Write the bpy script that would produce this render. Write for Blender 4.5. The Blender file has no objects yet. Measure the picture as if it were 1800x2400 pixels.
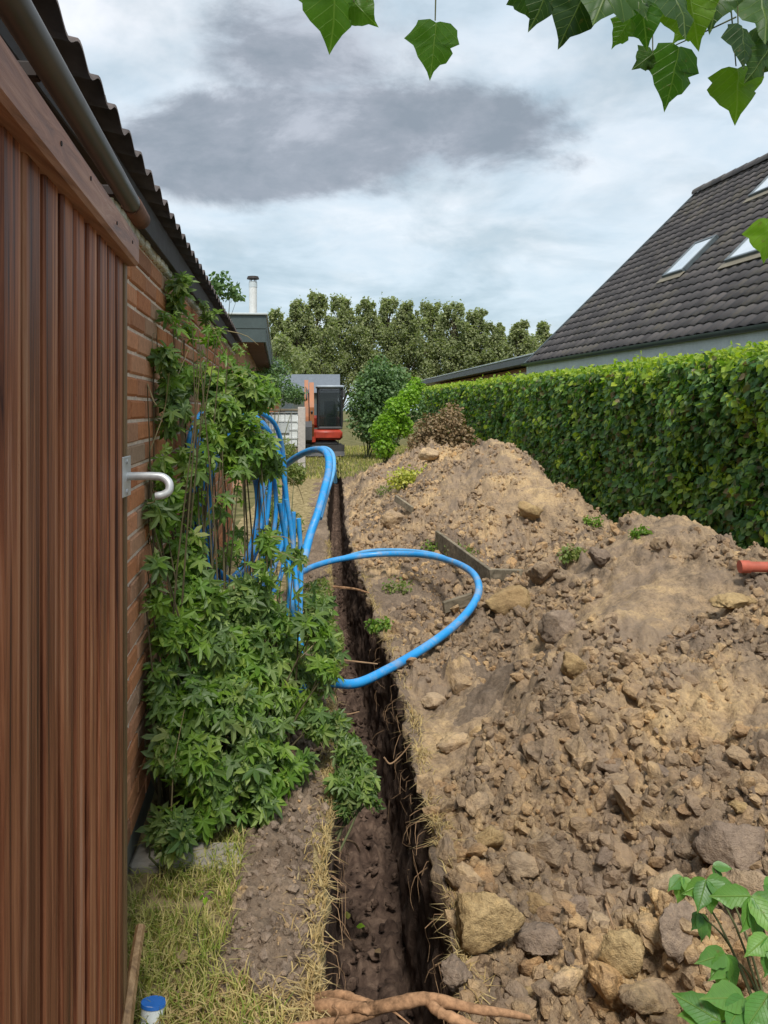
import bpy, math, random
import numpy as np
from mathutils import Vector, Matrix
rng = np.random.default_rng(7)
random.seed(7)
scn = bpy.context.scene
COL = scn.collection

# ------------------------------------------------------------------ camera, world, sun, exposure
CAMZ = 1.55
cd = bpy.data.cameras.new('camera'); cam = bpy.data.objects.new('camera', cd); COL.objects.link(cam)
cam.location = (0, 0, CAMZ); cam.rotation_euler = (math.radians(90), 0, 0)
cd.lens = 27; cd.sensor_width = 36; cd.sensor_fit = 'AUTO'
cd.shift_x = 115/2400; cd.shift_y = -240/2400
cd.clip_start = 0.05; cd.clip_end = 3000
scn.camera = cam
scn.view_settings.view_transform = 'Standard'; scn.view_settings.look = 'None'
scn.view_settings.gamma = 1; scn.view_settings.use_curve_mapping = False
scn.view_settings.exposure = 0.48
SUN_EL, SUN_AZ = math.radians(58), math.radians(176)      # azimuth clockwise from +Y: almost straight behind the camera

def build_world():
    w = bpy.data.worlds.new('World'); scn.world = w; w.use_nodes = True
    nt = w.node_tree; N = nt.nodes; L = nt.links; N.clear()
    def nd(t, **k):
        n = N.new(t)
        for a, b in k.items(): setattr(n, a, b)
        return n
    def val(s, v):
        if isinstance(v, (int, float)): s.default_value = v
        else: L.new(v, s)
    def M(op, a, b=None, c=None, clamp=False):
        n = nd('ShaderNodeMath', operation=op, use_clamp=clamp); val(n.inputs[0], a)
        if b is not None: val(n.inputs[1], b)
        if c is not None: val(n.inputs[2], c)
        return n.outputs[0]
    def ramp(f, stops):
        r = nd('ShaderNodeValToRGB'); L.new(f, r.inputs[0]); e = r.color_ramp.elements
        while len(e) < len(stops): e.new(0.5)
        for q, (p, c) in zip(e, stops): q.position = p; q.color = (*c, 1) if len(c) == 3 else c
        return r.outputs[0]
    def mix(f, a, b):
        n = nd('ShaderNodeMix', data_type='RGBA'); val(n.inputs[0], f)
        for s, v in ((n.inputs[6], a), (n.inputs[7], b)):
            if isinstance(v, tuple): s.default_value = (*v, 1)
            else: L.new(v, s)
        return n.outputs[2]
    sky = nd('ShaderNodeTexSky', sky_type='NISHITA', sun_disc=False, sun_elevation=SUN_EL, sun_rotation=SUN_AZ)
    tc = nd('ShaderNodeTexCoord').outputs['Generated']
    sp = nd('ShaderNodeSeparateXYZ'); L.new(tc, sp.inputs[0])
    x, y, z = sp.outputs
    zz = M('ADD', M('MAXIMUM', z, 0.0), 0.22)
    cb = nd('ShaderNodeCombineXYZ'); L.new(M('DIVIDE', x, zz), cb.inputs[0]); L.new(M('DIVIDE', y, zz), cb.inputs[1])
    def noise(vec, s, det, rough, dist=0.0, off=0.0):
        mp = nd('ShaderNodeMapping'); L.new(vec, mp.inputs[0]); mp.inputs['Location'].default_value = (off, off*.7, off*.3)
        n = nd('ShaderNodeTexNoise'); L.new(mp.outputs[0], n.inputs['Vector'])
        n.inputs['Scale'].default_value = s; n.inputs['Detail'].default_value = det; n.inputs['Roughness'].default_value = rough
        n.inputs['Distortion'].default_value = dist
        return n.outputs['Fac']
    big = noise(cb.outputs[0], 1.1, 6, .52, .35, 3.1)
    fine = noise(cb.outputs[0], 3.3, 7, .6, .2, 8.0)
    cov = M('ADD', M('MULTIPLY', big, .55), M('MULTIPLY', fine, .45))
    base = ramp(cov, [(.36, (.44, .54, .62)), (.45, (.55, .645, .73)), (.53, (.64, .705, .77)), (.62, (.78, .805, .85))])
    grey = ramp(noise(cb.outputs[0], 1.9, 6, .55, .4, 17.0), [(.44, (1, 1, 1)), (.60, (.62, .69, .72))])
    mm = nd('ShaderNodeMix', data_type='RGBA', blend_type='MULTIPLY'); mm.inputs[0].default_value = .9
    L.new(base, mm.inputs[6]); L.new(grey, mm.inputs[7]); base = mm.outputs[2]
    low = ramp(z, [(0, (.60, .735, .77)), (.25, (.56, .70, .76)), (.5, (.60, .70, .80))])
    base = mix(M('MULTIPLY', M('SUBTRACT', 1.0, M('MULTIPLY', z, 2.6), clamp=True), .40), base, low)
    # the long dark cloud ahead, warped ellipses in direction space
    ys = M('MAXIMUM', y, .05)
    u = M('DIVIDE', x, ys); v = M('DIVIDE', z, ys)
    uv = nd('ShaderNodeCombineXYZ'); L.new(u, uv.inputs[0]); L.new(M('MULTIPLY', v, 1.7), uv.inputs[1])
    wn = M('SUBTRACT', noise(uv.outputs[0], 6.0, 9, .62, .25, 2.0), .5)
    wn2 = M('SUBTRACT', noise(uv.outputs[0], 2.6, 4, .5, .3, 9.0), .5)
    tot = None
    for (px, py, rx, ry, k) in ((720, 120, 270, 170, .72), (770, 300, 470, 120, 1.15), (620, 400, 300, 90, 1.1), (1060, 285, 230, 75, .95), (460, 350, 210, 80, .8)):
        du = M('DIVIDE', M('SUBTRACT', u, (px-785)/1800), rx/1800); dv = M('DIVIDE', M('SUBTRACT', v, (960-py)/1800), ry/1800)
        r = M('SQRT', M('ADD', M('MULTIPLY', du, du), M('MULTIPLY', dv, dv)))
        r = M('ADD', r, M('ADD', M('MULTIPLY', wn, 1.7), M('MULTIPLY', wn2, 1.3)))
        t = M('MULTIPLY', M('SUBTRACT', 1.35, r, clamp=True), k)
        tot = t if tot is None else M('MAXIMUM', tot, t)
    msk = nd('ShaderNodeMapRange', interpolation_type='SMOOTHSTEP'); L.new(tot, msk.inputs[0])
    msk.inputs[1].default_value = .0; msk.inputs[2].default_value = .62
    front = M('GREATER_THAN', y, .2)
    mk = M('MULTIPLY', M('MULTIPLY', msk.outputs[0], front), .93)
    dark = ramp(M('ADD', fine, M('MULTIPLY', wn, 1.3)), [(.3, (.22, .255, .30)), (.5, (.28, .31, .36)), (.7, (.42, .45, .51))])
    c = mix(mk, base, dark)
    up = nd('ShaderNodeVectorMath', operation='SCALE'); L.new(c, up.inputs[0]); up.inputs['Scale'].default_value = 9.3
    c = mix(.94, sky.outputs[0], up.outputs[0])
    bg = nd('ShaderNodeBackground'); L.new(c, bg.inputs[0]); bg.inputs[1].default_value = 0.1
    out = nd('ShaderNodeOutputWorld'); L.new(bg.outputs[0], out.inputs[0])
build_world()
sd = bpy.data.lights.new('sun', 'SUN'); sd.energy = 2.9; sd.angle = math.radians(12); sd.color = (1, .955, .88)
so = bpy.data.objects.new('sun', sd); COL.objects.link(so)
dirv = Vector((math.sin(SUN_AZ)*math.cos(SUN_EL), math.cos(SUN_AZ)*math.cos(SUN_EL), math.sin(SUN_EL)))
so.rotation_euler = dirv.to_track_quat('Z', 'Y').to_euler(); so.location = dirv*30

# ------------------------------------------------------------------ helpers
F = 1800.0
def at(px, py, d):                       # photo pixel + depth (metres along the trench) -> point in the place
    return np.array([(px-785)/F*d, d, CAMZ-(py-960)/F*d])

def tag(o, label=None, cat=None, group=None, kind=None):
    if label: o['label'] = label
    if cat: o['category'] = cat
    if group: o['group'] = group
    if kind: o['kind'] = kind
    return o
def empty(name, loc, rz=0, label=None, cat=None, group=None):
    o = bpy.data.objects.new(name, None); COL.objects.link(o); o.location = tuple(float(a) for a in loc); o.rotation_euler = (0, 0, rz)
    o.empty_display_size = .1
    return tag(o, label, cat, group)
def link(name, me, parent=None, loc=None):
    o = bpy.data.objects.new(name, me); COL.objects.link(o)
    if parent is not None: o.parent = parent
    if loc is not None: o.location = tuple(float(a) for a in loc)
    return o
def npmesh(name, V, Fs, mats, smooth=False, midx=None):
    V = np.asarray(V, np.float32).reshape(-1, 3); Fs = np.asarray(Fs, np.int32); k = Fs.shape[1]; n = len(Fs)
    me = bpy.data.meshes.new(name); me.vertices.add(len(V)); me.vertices.foreach_set('co', V.ravel())
    me.loops.add(n*k); me.loops.foreach_set('vertex_index', Fs.ravel())
    me.polygons.add(n); me.polygons.foreach_set('loop_start', np.arange(0, n*k, k, dtype=np.int32))
    me.polygons.foreach_set('loop_total', np.full(n, k, np.int32))
    for m in (mats if isinstance(mats, (list, tuple)) else [mats]): me.materials.append(m)
    if midx is not None: me.polygons.foreach_set('material_index', np.asarray(midx, np.int32))
    me.update(calc_edges=True); me.validate()
    me.polygons.foreach_set('use_smooth', np.full(len(me.polygons), smooth, bool))
    return me
class MB:                                # collects boxes, tubes, prisms; builds one mesh
    def __init__(s): s.v = []; s.f = []
    def add(s, V, Fc):
        o = len(s.v); s.v += [tuple(float(c) for c in p) for p in V]; s.f += [tuple(i+o for i in q) for q in Fc]; return s
    def box(s, lo, hi, bev=0.0, M=None):
        x0, y0, z0 = lo; x1, y1, z1 = hi
        if bev <= 0:
            V = [(x0,y0,z0),(x1,y0,z0),(x1,y1,z0),(x0,y1,z0),(x0,y0,z1),(x1,y0,z1),(x1,y1,z1),(x0,y1,z1)]
            Fc = [(0,3,2,1),(4,5,6,7),(0,1,5,4),(1,2,6,5),(2,3,7,6),(3,0,4,7)]
        else:
            b = min(bev, (x1-x0)*.45, (y1-y0)*.45, (z1-z0)*.45)
            V = []; idx = {}
            for ix, (X, sx) in enumerate(((x0,1),(x1,-1))):
                for iy, (Y, sy) in enumerate(((y0,1),(y1,-1))):
                    for iz, (Z, sz) in enumerate(((z0,1),(z1,-1))):
                        for a in range(3):
                            p = [X+sx*b, Y+sy*b, Z+sz*b]; p[a] = (X, Y, Z)[a]
                            idx[ix,iy,iz,a] = len(V); V.append(tuple(p))
            I = lambda x, y, z, a: idx[x,y,z,a]
            Fc = [(I(0,0,0,0),I(0,0,1,0),I(0,1,1,0),I(0,1,0,0)),(I(1,0,0,0),I(1,1,0,0),I(1,1,1,0),I(1,0,1,0)),
                  (I(0,0,0,1),I(1,0,0,1),I(1,0,1,1),I(0,0,1,1)),(I(0,1,0,1),I(0,1,1,1),I(1,1,1,1),I(1,1,0,1)),
                  (I(0,0,0,2),I(0,1,0,2),I(1,1,0,2),I(1,0,0,2)),(I(0,0,1,2),I(1,0,1,2),I(1,1,1,2),I(0,1,1,2))]
            for y in (0,1):
                for z in (0,1): Fc.append((I(0,y,z,1),I(1,y,z,1),I(1,y,z,2),I(0,y,z,2)))
            for x in (0,1):
                for z in (0,1): Fc.append((I(x,0,z,0),I(x,1,z,0),I(x,1,z,2),I(x,0,z,2)))
            for x in (0,1):
                for y in (0,1): Fc.append((I(x,y,0,0),I(x,y,1,0),I(x,y,1,1),I(x,y,0,1)))
            for x in (0,1):
                for y in (0,1):
                    for z in (0,1): Fc.append((I(x,y,z,0),I(x,y,z,1),I(x,y,z,2)))
        if M is not None: V = [tuple(M @ Vector(p)) for p in V]
        return s.add(V, Fc)
    def tube(s, pts, r, seg=8, cap=True):
        pts = [Vector([float(c) for c in p]) for p in pts]; n = len(pts)
        rs = r if hasattr(r, '__len__') else [r]*n
        V = []; Fc = []; up = None
        for i in range(n):
            t = (pts[min(i+1, n-1)]-pts[max(i-1, 0)]).normalized()
            if up is None: up = t.orthogonal().normalized()
            up = (up-t*up.dot(t)).normalized(); b = t.cross(up)
            for k in range(seg):
                a = 2*math.pi*k/seg; V.append(pts[i]+(up*math.cos(a)+b*math.sin(a))*float(rs[i]))
        for i in range(n-1):
            for k in range(seg):
                a, b2 = i*seg+k, i*seg+(k+1) % seg; Fc.append((a, b2, b2+seg, a+seg))
        if cap: Fc += [tuple(reversed(range(seg))), tuple((n-1)*seg+k for k in range(seg))]
        return s.add(V, Fc)
    def prism(s, poly, axis, a0, a1):     # poly: list of 2D points; extruded along axis
        n = len(poly)
        def P(p, a): return (a, p[0], p[1]) if axis == 0 else ((p[0], a, p[1]) if axis == 1 else (p[0], p[1], a))
        V = [P(p, a0) for p in poly]+[P(p, a1) for p in poly]
        Fc = [tuple(range(n)), tuple(reversed(range(n, 2*n)))]+[(i, i+n, (i+1) % n+n, (i+1) % n) for i in range(n)]
        return s.add(V, Fc)
    def mesh(s, name, m, smooth=False):
        me = bpy.data.meshes.new(name); me.from_pydata(s.v, [], s.f)
        for mm in (m if isinstance(m, (list, tuple)) else [m]): me.materials.append(mm)
        import bmesh
        bm = bmesh.new(); bm.from_mesh(me); bmesh.ops.recalc_face_normals(bm, faces=bm.faces); bm.to_mesh(me); bm.free()
        for p in me.polygons: p.use_smooth = smooth
        if smooth:
            try: me.set_sharp_from_angle(angle=math.radians(40))
            except Exception: pass
        return me
    def build(s, name, m, parent=None, smooth=False, loc=None): return link(name, s.mesh(name, m, smooth), parent, loc)
def spline(pts, n):                       # Catmull-Rom resample
    P = [np.array(p, float) for p in pts]; P = [2*P[0]-P[1]]+P+[2*P[-1]-P[-2]]; out = []
    S = len(P)-3
    for i in range(n):
        t = i/(n-1)*S; k = min(int(t), S-1); t -= k
        a, b, c, d = P[k:k+4]
        out.append(.5*((2*b)+(-a+c)*t+(2*a-5*b+4*c-d)*t*t+(-a+3*b-3*c+d)*t**3))
    return out

# numpy noises
_perm = np.random.default_rng(3).permutation(512).astype(np.int64); _perm = np.concatenate([_perm, _perm, _perm])
_g = np.random.default_rng(4).normal(size=(512, 3)); _g /= np.linalg.norm(_g, axis=1)[:, None]
def perlin(x, y, z=0.0):
    x, y, z = np.broadcast_arrays(np.asarray(x, float), np.asarray(y, float), np.asarray(z, float))
    xi, yi, zi = np.floor(x).astype(np.int64), np.floor(y).astype(np.int64), np.floor(z).astype(np.int64)
    xf, yf, zf = x-xi, y-yi, z-zi
    f = lambda t: t*t*t*(t*(t*6-15)+10)
    u, v, w = f(xf), f(yf), f(zf); r = 0
    for dx in (0, 1):
        for dy in (0, 1):
            for dz in (0, 1):
                h = _perm[(_perm[(_perm[(xi+dx) & 511]+yi+dy) & 511]+zi+dz) & 511]; g = _g[h]
                r = r+(g[..., 0]*(xf-dx)+g[..., 1]*(yf-dy)+g[..., 2]*(zf-dz))*(u if dx else 1-u)*(v if dy else 1-v)*(w if dz else 1-w)
    return r*1.4
def domes(x, y, cell, fill=.7, seed=0):   # embedded rounded clods: 0..1 bump height, radius ~ .5 cell
    gx, gy = x/cell, y/cell; xi, yi = np.floor(gx).astype(np.int64), np.floor(gy).astype(np.int64); r = np.zeros_like(gx)
    for dx in (-1, 0, 1):
        for dy in (-1, 0, 1):
            cx, cy = xi+dx, yi+dy
            h = _perm[(_perm[(cx+seed) & 511]+cy) & 511]; h2 = _perm[h & 511]; h3 = _perm[h2 & 511]; h4 = _perm[h3 & 511]
            px, py = cx+.15+.7*h/512, cy+.15+.7*h2/512
            rad = .28+.42*(h3/512)**1.5; an = h4/512*6.28; ex = 1+.5*(h2/512)
            ax, ay = gx-px, gy-py
            qx = (ax*np.cos(an)+ay*np.sin(an))*ex; qy = -ax*np.sin(an)+ay*np.cos(an)
            q = np.maximum(np.abs(qx), np.abs(qy))*.45+np.sqrt(qx*qx+qy*qy)*.6
            b = np.sqrt(np.clip(1-(q/rad)**2, 0, 1))*rad*2*(h < 512*fill)
            r = np.maximum(r, b)
    return r
sm = lambda t: (lambda q: q*q*(3-2*q))(np.clip(t, 0, 1))
ip = lambda y, xs, ys: np.interp(y, xs, ys)

# ------------------------------------------------------------------ materials
def mat(name, rough=.8, spec=.3):
    m = bpy.data.materials.new(name); m.use_nodes = True; nt = m.node_tree; b = nt.nodes['Principled BSDF']
    b.inputs['Roughness'].default_value = rough; b.inputs['Specular IOR Level'].default_value = spec
    return m, nt, b
class NT:
    def __init__(s, nt): s.nt = nt; s.N = nt.nodes; s.L = nt.links
    def n(s, t, **k):
        n = s.N.new(t)
        for a, b in k.items(): setattr(n, a, b)
        return n
    def v(s, sk, v):
        if isinstance(v, (int, float)): sk.default_value = v
        elif isinstance(v, tuple): sk.default_value = (*v, 1) if len(sk.default_value) == 4 and len(v) == 3 else v
        else: s.L.new(v, sk)
    def math(s, op, a, b=0.0, clamp=False):
        n = s.n('ShaderNodeMath', operation=op, use_clamp=clamp); s.v(n.inputs[0], a); s.v(n.inputs[1], b); return n.outputs[0]
    def ramp(s, f, st, interp='LINEAR'):
        r = s.n('ShaderNodeValToRGB'); s.v(r.inputs[0], f); e = r.color_ramp.elements; r.color_ramp.interpolation = interp
        while len(e) < len(st): e.new(.5)
        for q, (p, c) in zip(e, st): q.position = p; q.color = (*c, 1)
        return r.outputs[0]
    def mix(s, f, a, b, blend='MIX'):
        n = s.n('ShaderNodeMix', data_type='RGBA', blend_type=blend); s.v(n.inputs[0], f); s.v(n.inputs[6], a); s.v(n.inputs[7], b); return n.outputs[2]
    def coord(s, kind='Object', scale=(1, 1, 1), off=None):
        c = s.n('ShaderNodeTexCoord').outputs[kind]; m = s.n('ShaderNodeMapping'); s.L.new(c, m.inputs[0]); m.inputs['Scale'].default_value = scale
        if off is not None: s.L.new(off, m.inputs['Location'])
        return m.outputs[0]
    def pos(s, scale=(1, 1, 1)):
        c = s.n('ShaderNodeNewGeometry').outputs['Position']; m = s.n('ShaderNodeMapping'); s.L.new(c, m.inputs[0]); m.inputs['Scale'].default_value = scale
        return m.outputs[0]
    def noise(s, vec, sc, det=4, rough=.55, dist=0.0):
        n = s.n('ShaderNodeTexNoise'); s.L.new(vec, n.inputs['Vector']); n.inputs['Scale'].default_value = sc; n.inputs['Detail'].default_value = det
        n.inputs['Roughness'].default_value = rough; n.inputs['Distortion'].default_value = dist; return n.outputs['Fac']
    def bump(s, h, strength, dist, bsdf):
        b = s.n('ShaderNodeBump'); b.inputs['Strength'].default_value = strength; b.inputs['Distance'].default_value = dist
        s.L.new(h, b.inputs['Height']); s.L.new(b.outputs[0], bsdf.inputs['Normal'])
    def rnd(s):                            # random number per island and per object
        g = s.n('ShaderNodeNewGeometry').outputs['Random Per Island']; o = s.n('ShaderNodeObjectInfo').outputs['Random']
        return s.math('FRACT', s.math('ADD', g, o))

def soil_mat(name, pal, dark, bump=.6, vary=False):
    m, nt, b = mat(name, .95, .12); t = NT(nt); p = t.pos()
    n1 = t.noise(p, 1.6, 5, .6, .3); n2 = t.noise(p, 9, 6, .65); n3 = t.noise(p, 60, 5, .7); n4 = t.noise(p, 230, 3, .7)
    f = t.math('ADD', t.math('MULTIPLY', n1, .55), t.math('MULTIPLY', n2, .45))
    c = t.ramp(f, pal)
    c = t.mix(.75, c, t.ramp(n3, [(.3, (.45, .43, .42)), (.5, (.95, .95, .95)), (.7, (1.35, 1.3, 1.2))]), 'MULTIPLY')
    c = t.mix(t.math('MULTIPLY', t.ramp(t.noise(p, 1.35, 7, .68, .8), [(.48, (0, 0, 0)), (.60, (1, 1, 1))]), .70), c, t.mix(n2, dark, tuple(q*1.5 for q in dark)))
    if vary: c = t.mix(.75, c, t.ramp(t.rnd(), [(0, (.62, .60, .62)), (.25, (1.05, .98, .88)), (.5, (.85, .85, .88)), (.75, (1.25, 1.2, 1.05)), (1, (1.1, .92, .72))]), 'MULTIPLY')
    t.L.new(c, b.inputs['Base Color'])
    h = t.math('ADD', t.math('MULTIPLY', n3, .8), t.math('MULTIPLY', n4, .35)); t.bump(h, bump, .02, b)
    return m
TAN = [(.34, (.15, .108, .075)), (.43, (.27, .200, .135)), (.51, (.39, .28, .175)), (.58, (.50, .355, .20)), (.68, (.62, .445, .24))]
M_soil = soil_mat('soil_sandy', TAN, (.20, .152, .114), .9)
M_clodw = soil_mat('soil_clod', [(a, tuple(q*1.06 for q in b)) for a, b in TAN], (.235, .18, .135), .9, True)
M_humus = soil_mat('soil_humus', [(.35, (.13, .095, .068)), (.5, (.24, .18, .13)), (.65, (.36, .27, .19))], (.15, .11, .08), 1.0)
M_clodg = soil_mat('soil_clod_grey', [(.34, (.17, .13, .10)), (.5, (.29, .22, .165)), (.66, (.41, .31, .225))], (.24, .18, .135), .9)
M_clody = soil_mat('soil_clod_yellow', [(.34, (.24, .16, .085)), (.5, (.45, .32, .16)), (.66, (.58, .43, .23))], (.33, .22, .11), .9)
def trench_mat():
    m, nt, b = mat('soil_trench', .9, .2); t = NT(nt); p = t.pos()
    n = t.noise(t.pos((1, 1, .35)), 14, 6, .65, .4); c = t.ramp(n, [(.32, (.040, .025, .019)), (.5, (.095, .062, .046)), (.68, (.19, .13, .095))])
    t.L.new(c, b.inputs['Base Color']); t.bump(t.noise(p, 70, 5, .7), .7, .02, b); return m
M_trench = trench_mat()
def ground_mat():
    m, nt, b = mat('ground_grassy', .95, .1); t = NT(nt); p = t.pos()
    n = t.noise(p, 3, 6, .65); c = t.ramp(n, [(.35, (.05, .06, .022)), (.5, (.13, .12, .05)), (.65, (.21, .18, .09))])
    t.L.new(c, b.inputs['Base Color']); t.bump(t.noise(p, 60, 4, .7), .5, .02, b); return m
M_ground = ground_mat()
def straw_soil():
    m, nt, b = mat('soil_with_dry_grass', .95, .1); t = NT(nt); p = t.pos()
    n = t.noise(p, 12, 6, .7); c = t.ramp(n, [(.33, (.12, .09, .045)), (.45, (.22, .175, .085)), (.56, (.34, .27, .14)), (.68, (.45, .35, .19))])
    t.L.new(c, b.inputs['Base Color']); t.bump(t.noise(p, 120, 4, .7), .7, .02, b); return m
M_straw = straw_soil()
def wood_mat(name, pal, axis=2, scale=1.0, rough=.55, spec=.35, worn=(.42, .33, .27), wamt=.5, pos=True):
    m, nt, b = mat(name, rough, spec); t = NT(nt); s = [38*scale]*3; s[axis] = 1.1*scale
    o = t.n('ShaderNodeObjectInfo').outputs['Random']
    cx = t.n('ShaderNodeCombineXYZ'); 
    for i in range(3): t.v(cx.inputs[i], t.math('MULTIPLY', o, 37.0+i*11))
    base = t.n('ShaderNodeNewGeometry').outputs['Position'] if pos else t.n('ShaderNodeTexCoord').outputs['Object']
    mp = t.n('ShaderNodeMapping'); t.L.new(base, mp.inputs[0]); mp.inputs['Scale'].default_value = s; t.L.new(cx.outputs[0], mp.inputs['Location'])
    g = t.noise(mp.outputs[0], 1.0, 8, .65, .9)
    mp2 = t.n('ShaderNodeMapping'); t.L.new(base, mp2.inputs[0]); mp2.inputs['Scale'].default_value = [q*.22 for q in s]; t.L.new(cx.outputs[0], mp2.inputs['Location'])
    g2 = t.noise(mp2.outputs[0], 1.0, 5, .6, .5)
    c = t.ramp(g, pal)
    c = t.mix(.5, c, t.ramp(g2, [(.3, (.5, .5, .55)), (.55, (1, 1, 1)), (.75, (1.4, 1.25, 1.15))]), 'MULTIPLY')
    w = t.ramp(t.math('ADD', t.math('MULTIPLY', g2, .6), t.math('MULTIPLY', g, .4)), [(.56, (0, 0, 0)), (.66, (1, 1, 1))])
    c = t.mix(t.math('MULTIPLY', w, wamt), c, worn)
    hs = t.n('ShaderNodeHueSaturation'); t.L.new(c, hs.inputs['Color']); t.v(hs.inputs['Value'], t.math('ADD', t.math('MULTIPLY', o, .5), .76)); 
    t.L.new(hs.outputs[0], b.inputs['Base Color']); t.L.new(t.math('ADD', t.math('MULTIPLY', g, .3), rough-.15), b.inputs['Roughness'])
    t.bump(g, .5, .004, b); return m
M_board = wood_mat('stained_cladding', [(.34, (.045, .013, .008)), (.47, (.23, .072, .030)), (.60, (.42, .165, .075)), (.72, (.55, .30, .17))], worn=(.34, .25, .215), wamt=.7)
M_fascia = wood_mat('stained_fascia', [(.3, (.15, .065, .042)), (.5, (.34, .165, .11)), (.68, (.48, .28, .20))], axis=1, worn=(.42, .36, .34))
M_trimw = wood_mat('bare_trim', [(.3, (.12, .068, .030)), (.5, (.26, .16, .075)), (.68, (.38, .25, .13))])
M_old = wood_mat('weathered_timber', [(.3, (.10, .085, .060)), (.5, (.22, .185, .13)), (.68, (.34, .28, .20))], axis=0, scale=.6, rough=.85, spec=.15, worn=(.4, .35, .27))
def plain(name, c, rough=.5, spec=.4, metal=0, var=.25, sc=20, bump=.15):
    m, nt, b = mat(name, rough, spec); t = NT(nt); b.inputs['Metallic'].default_value = metal
    n = t.noise(t.coord('Object'), sc, 5, .6); n2 = t.noise(t.coord('Object'), sc*.17, 3, .6)
    f = t.math('ADD', t.math('MULTIPLY', n, .5), t.math('MULTIPLY', n2, .5))
    lo = tuple(q*(1-var) for q in c); hi = tuple(min(1, q*(1+var)) for q in c)
    t.L.new(t.ramp(f, [(.35, lo), (.65, hi)]), b.inputs['Base Color']); t.L.new(t.math('ADD', t.math('MULTIPLY', n, .3), max(rough-.15, .02)), b.inputs['Roughness'])
    if bump: t.bump(n, bump, .003, b)
    return m
def brick_mat():
    m, nt, b = mat('red_brick', .9, .15); t = NT(nt); r = t.rnd(); p = t.pos()
    c = t.ramp(r, [(0, (.42, .165, .075)), (.3, (.54, .235, .11)), (.5, (.32, .155, .09)), (.68, (.60, .28, .15)), (.85, (.36, .25, .17)), (1, (.50, .19, .085))])
    c = t.mix(.55, c, t.ramp(t.noise(p, 45, 6, .7), [(.3, (.55, .52, .5)), (.55, (1, 1, 1)), (.75, (1.35, 1.3, 1.25))]), 'MULTIPLY')
    t.L.new(c, b.inputs['Base Color']); t.bump(t.noise(p, 160, 5, .7), .6, .006, b); return m
M_brick = brick_mat()
M_mortar = plain('mortar', (.66, .55, .45), .95, .1, sc=60, bump=.5)
M_plinth = plain('render_plinth', (.20, .20, .18), .9, .1, sc=12, bump=.4)
M_conc = plain('concrete', (.30, .27, .23), .9, .15, sc=25, bump=.5)
M_gutter = plain('grey_pipe_metal', (.070, .058, .046), .45, .5, 0, .45, 9)
M_etern = plain('corrugated_sheet', (.12, .10, .095), .9, .15, 0, .5, 14, .5)
M_darkw = plain('dark_fascia', (.035, .028, .026), .7, .3)
M_whitef = plain('white_filler', (.55, .55, .48), .8, .2, var=.35, sc=8)
M_galv = plain('galvanised_steel', (.52, .54, .55), .42, .5, .35, .2, 30)
M_greenb = plain('dark_green_board', (.060, .082, .082), .5, .4, var=.15)
M_lgrey = plain('light_grey_paint', (.48, .52, .53), .5, .4, var=.12)
M_zinc = plain('grey_gutter', (.085, .105, .115), .4, .5, var=.2)
M_glass = None
def tile_mat():
    m, nt, b = mat('dark_roof_tile', .62, .35); t = NT(nt); r = t.rnd(); p = t.pos()
    c = t.ramp(r, [(0, (.058, .050, .049)), (.5, (.082, .072, .070)), (1, (.11, .095, .09))])
    c = t.mix(t.math('MULTIPLY', t.ramp(t.noise(p, 1.2, 6, .7, .5), [(.52, (0, 0, 0)), (.68, (1, 1, 1))]), .6), c, (.17, .145, .10))
    t.L.new(c, b.inputs['Base Color']); t.bump(t.noise(p, 90, 4, .7), .3, .004, b); return m
M_tile = tile_mat()
def leaf_mat(name, cols, trans=.35, rough=.45, spec=.35, vein=False, dry=None):
    m, nt, b = mat(name, rough, spec); t = NT(nt); r = t.rnd()
    k = len(cols)-1; c = t.ramp(r, [(i/k, q) for i, q in enumerate(cols)])
    n = t.noise(t.pos(), 26, 4, .6)
    c = t.mix(.5, c, t.ramp(n, [(.3, (.65, .7, .7)), (.6, (1.1, 1.08, 1)), (.75, (1.3, 1.25, 1.1))]), 'MULTIPLY')
    if vein:
        sp = t.n('ShaderNodeSeparateXYZ'); t.L.new(t.n('ShaderNodeTexCoord').outputs['Object'], sp.inputs[0]); ax = t.math('ABSOLUTE', sp.outputs[0])
        sv = t.math('ABSOLUTE', t.math('SUBTRACT', t.math('FRACT', t.math('MULTIPLY', t.math('SUBTRACT', sp.outputs[1], t.math('MULTIPLY', ax, vein[0])), vein[1])), .5))
        a_ = t.math('SUBTRACT', 1.0, t.math('MULTIPLY', ax, 45.0), True); b2 = t.math('SUBTRACT', 1.0, t.math('MULTIPLY', sv, 16.0), True)
        vm = t.math('MAXIMUM', a_, t.math('MULTIPLY', b2, .6)); c = t.mix(t.math('MULTIPLY', vm, .55), c, (.26, .36, .10))
        sp2 = t.ramp(t.noise(t.pos(), 55, 5, .7), [(.62, (0, 0, 0)), (.68, (1, 1, 1))]); c = t.mix(t.math('MULTIPLY', sp2, .5), c, (.16, .12, .04))
        t.bump(t.math('ADD', vm, t.math('MULTIPLY', n, .6)), .5, .004, b)
    t.L.new(c, b.inputs['Base Color'])
    tr = t.n('ShaderNodeBsdfTranslucent'); t.L.new(t.mix(1.0, c, (1.5, 1.75, .7), 'MULTIPLY'), tr.inputs[0])
    mx = t.n('ShaderNodeMixShader'); mx.inputs[0].default_value = trans; t.L.new(b.outputs[0], mx.inputs[1]); t.L.new(tr.outputs[0], mx.inputs[2])
    t.L.new(mx.outputs[0], nt.nodes['Material Output'].inputs['Surface'])
    return m
G = lambda r, g, b: (r, g, b)
M_lv_shrub = leaf_mat('leaf_shrub', [G(.05,.095,.024), G(.16,.25,.055), G(.11,.18,.065), G(.26,.35,.085), G(.19,.26,.12), G(.08,.15,.04), G(.30,.34,.12)], .42)
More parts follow.
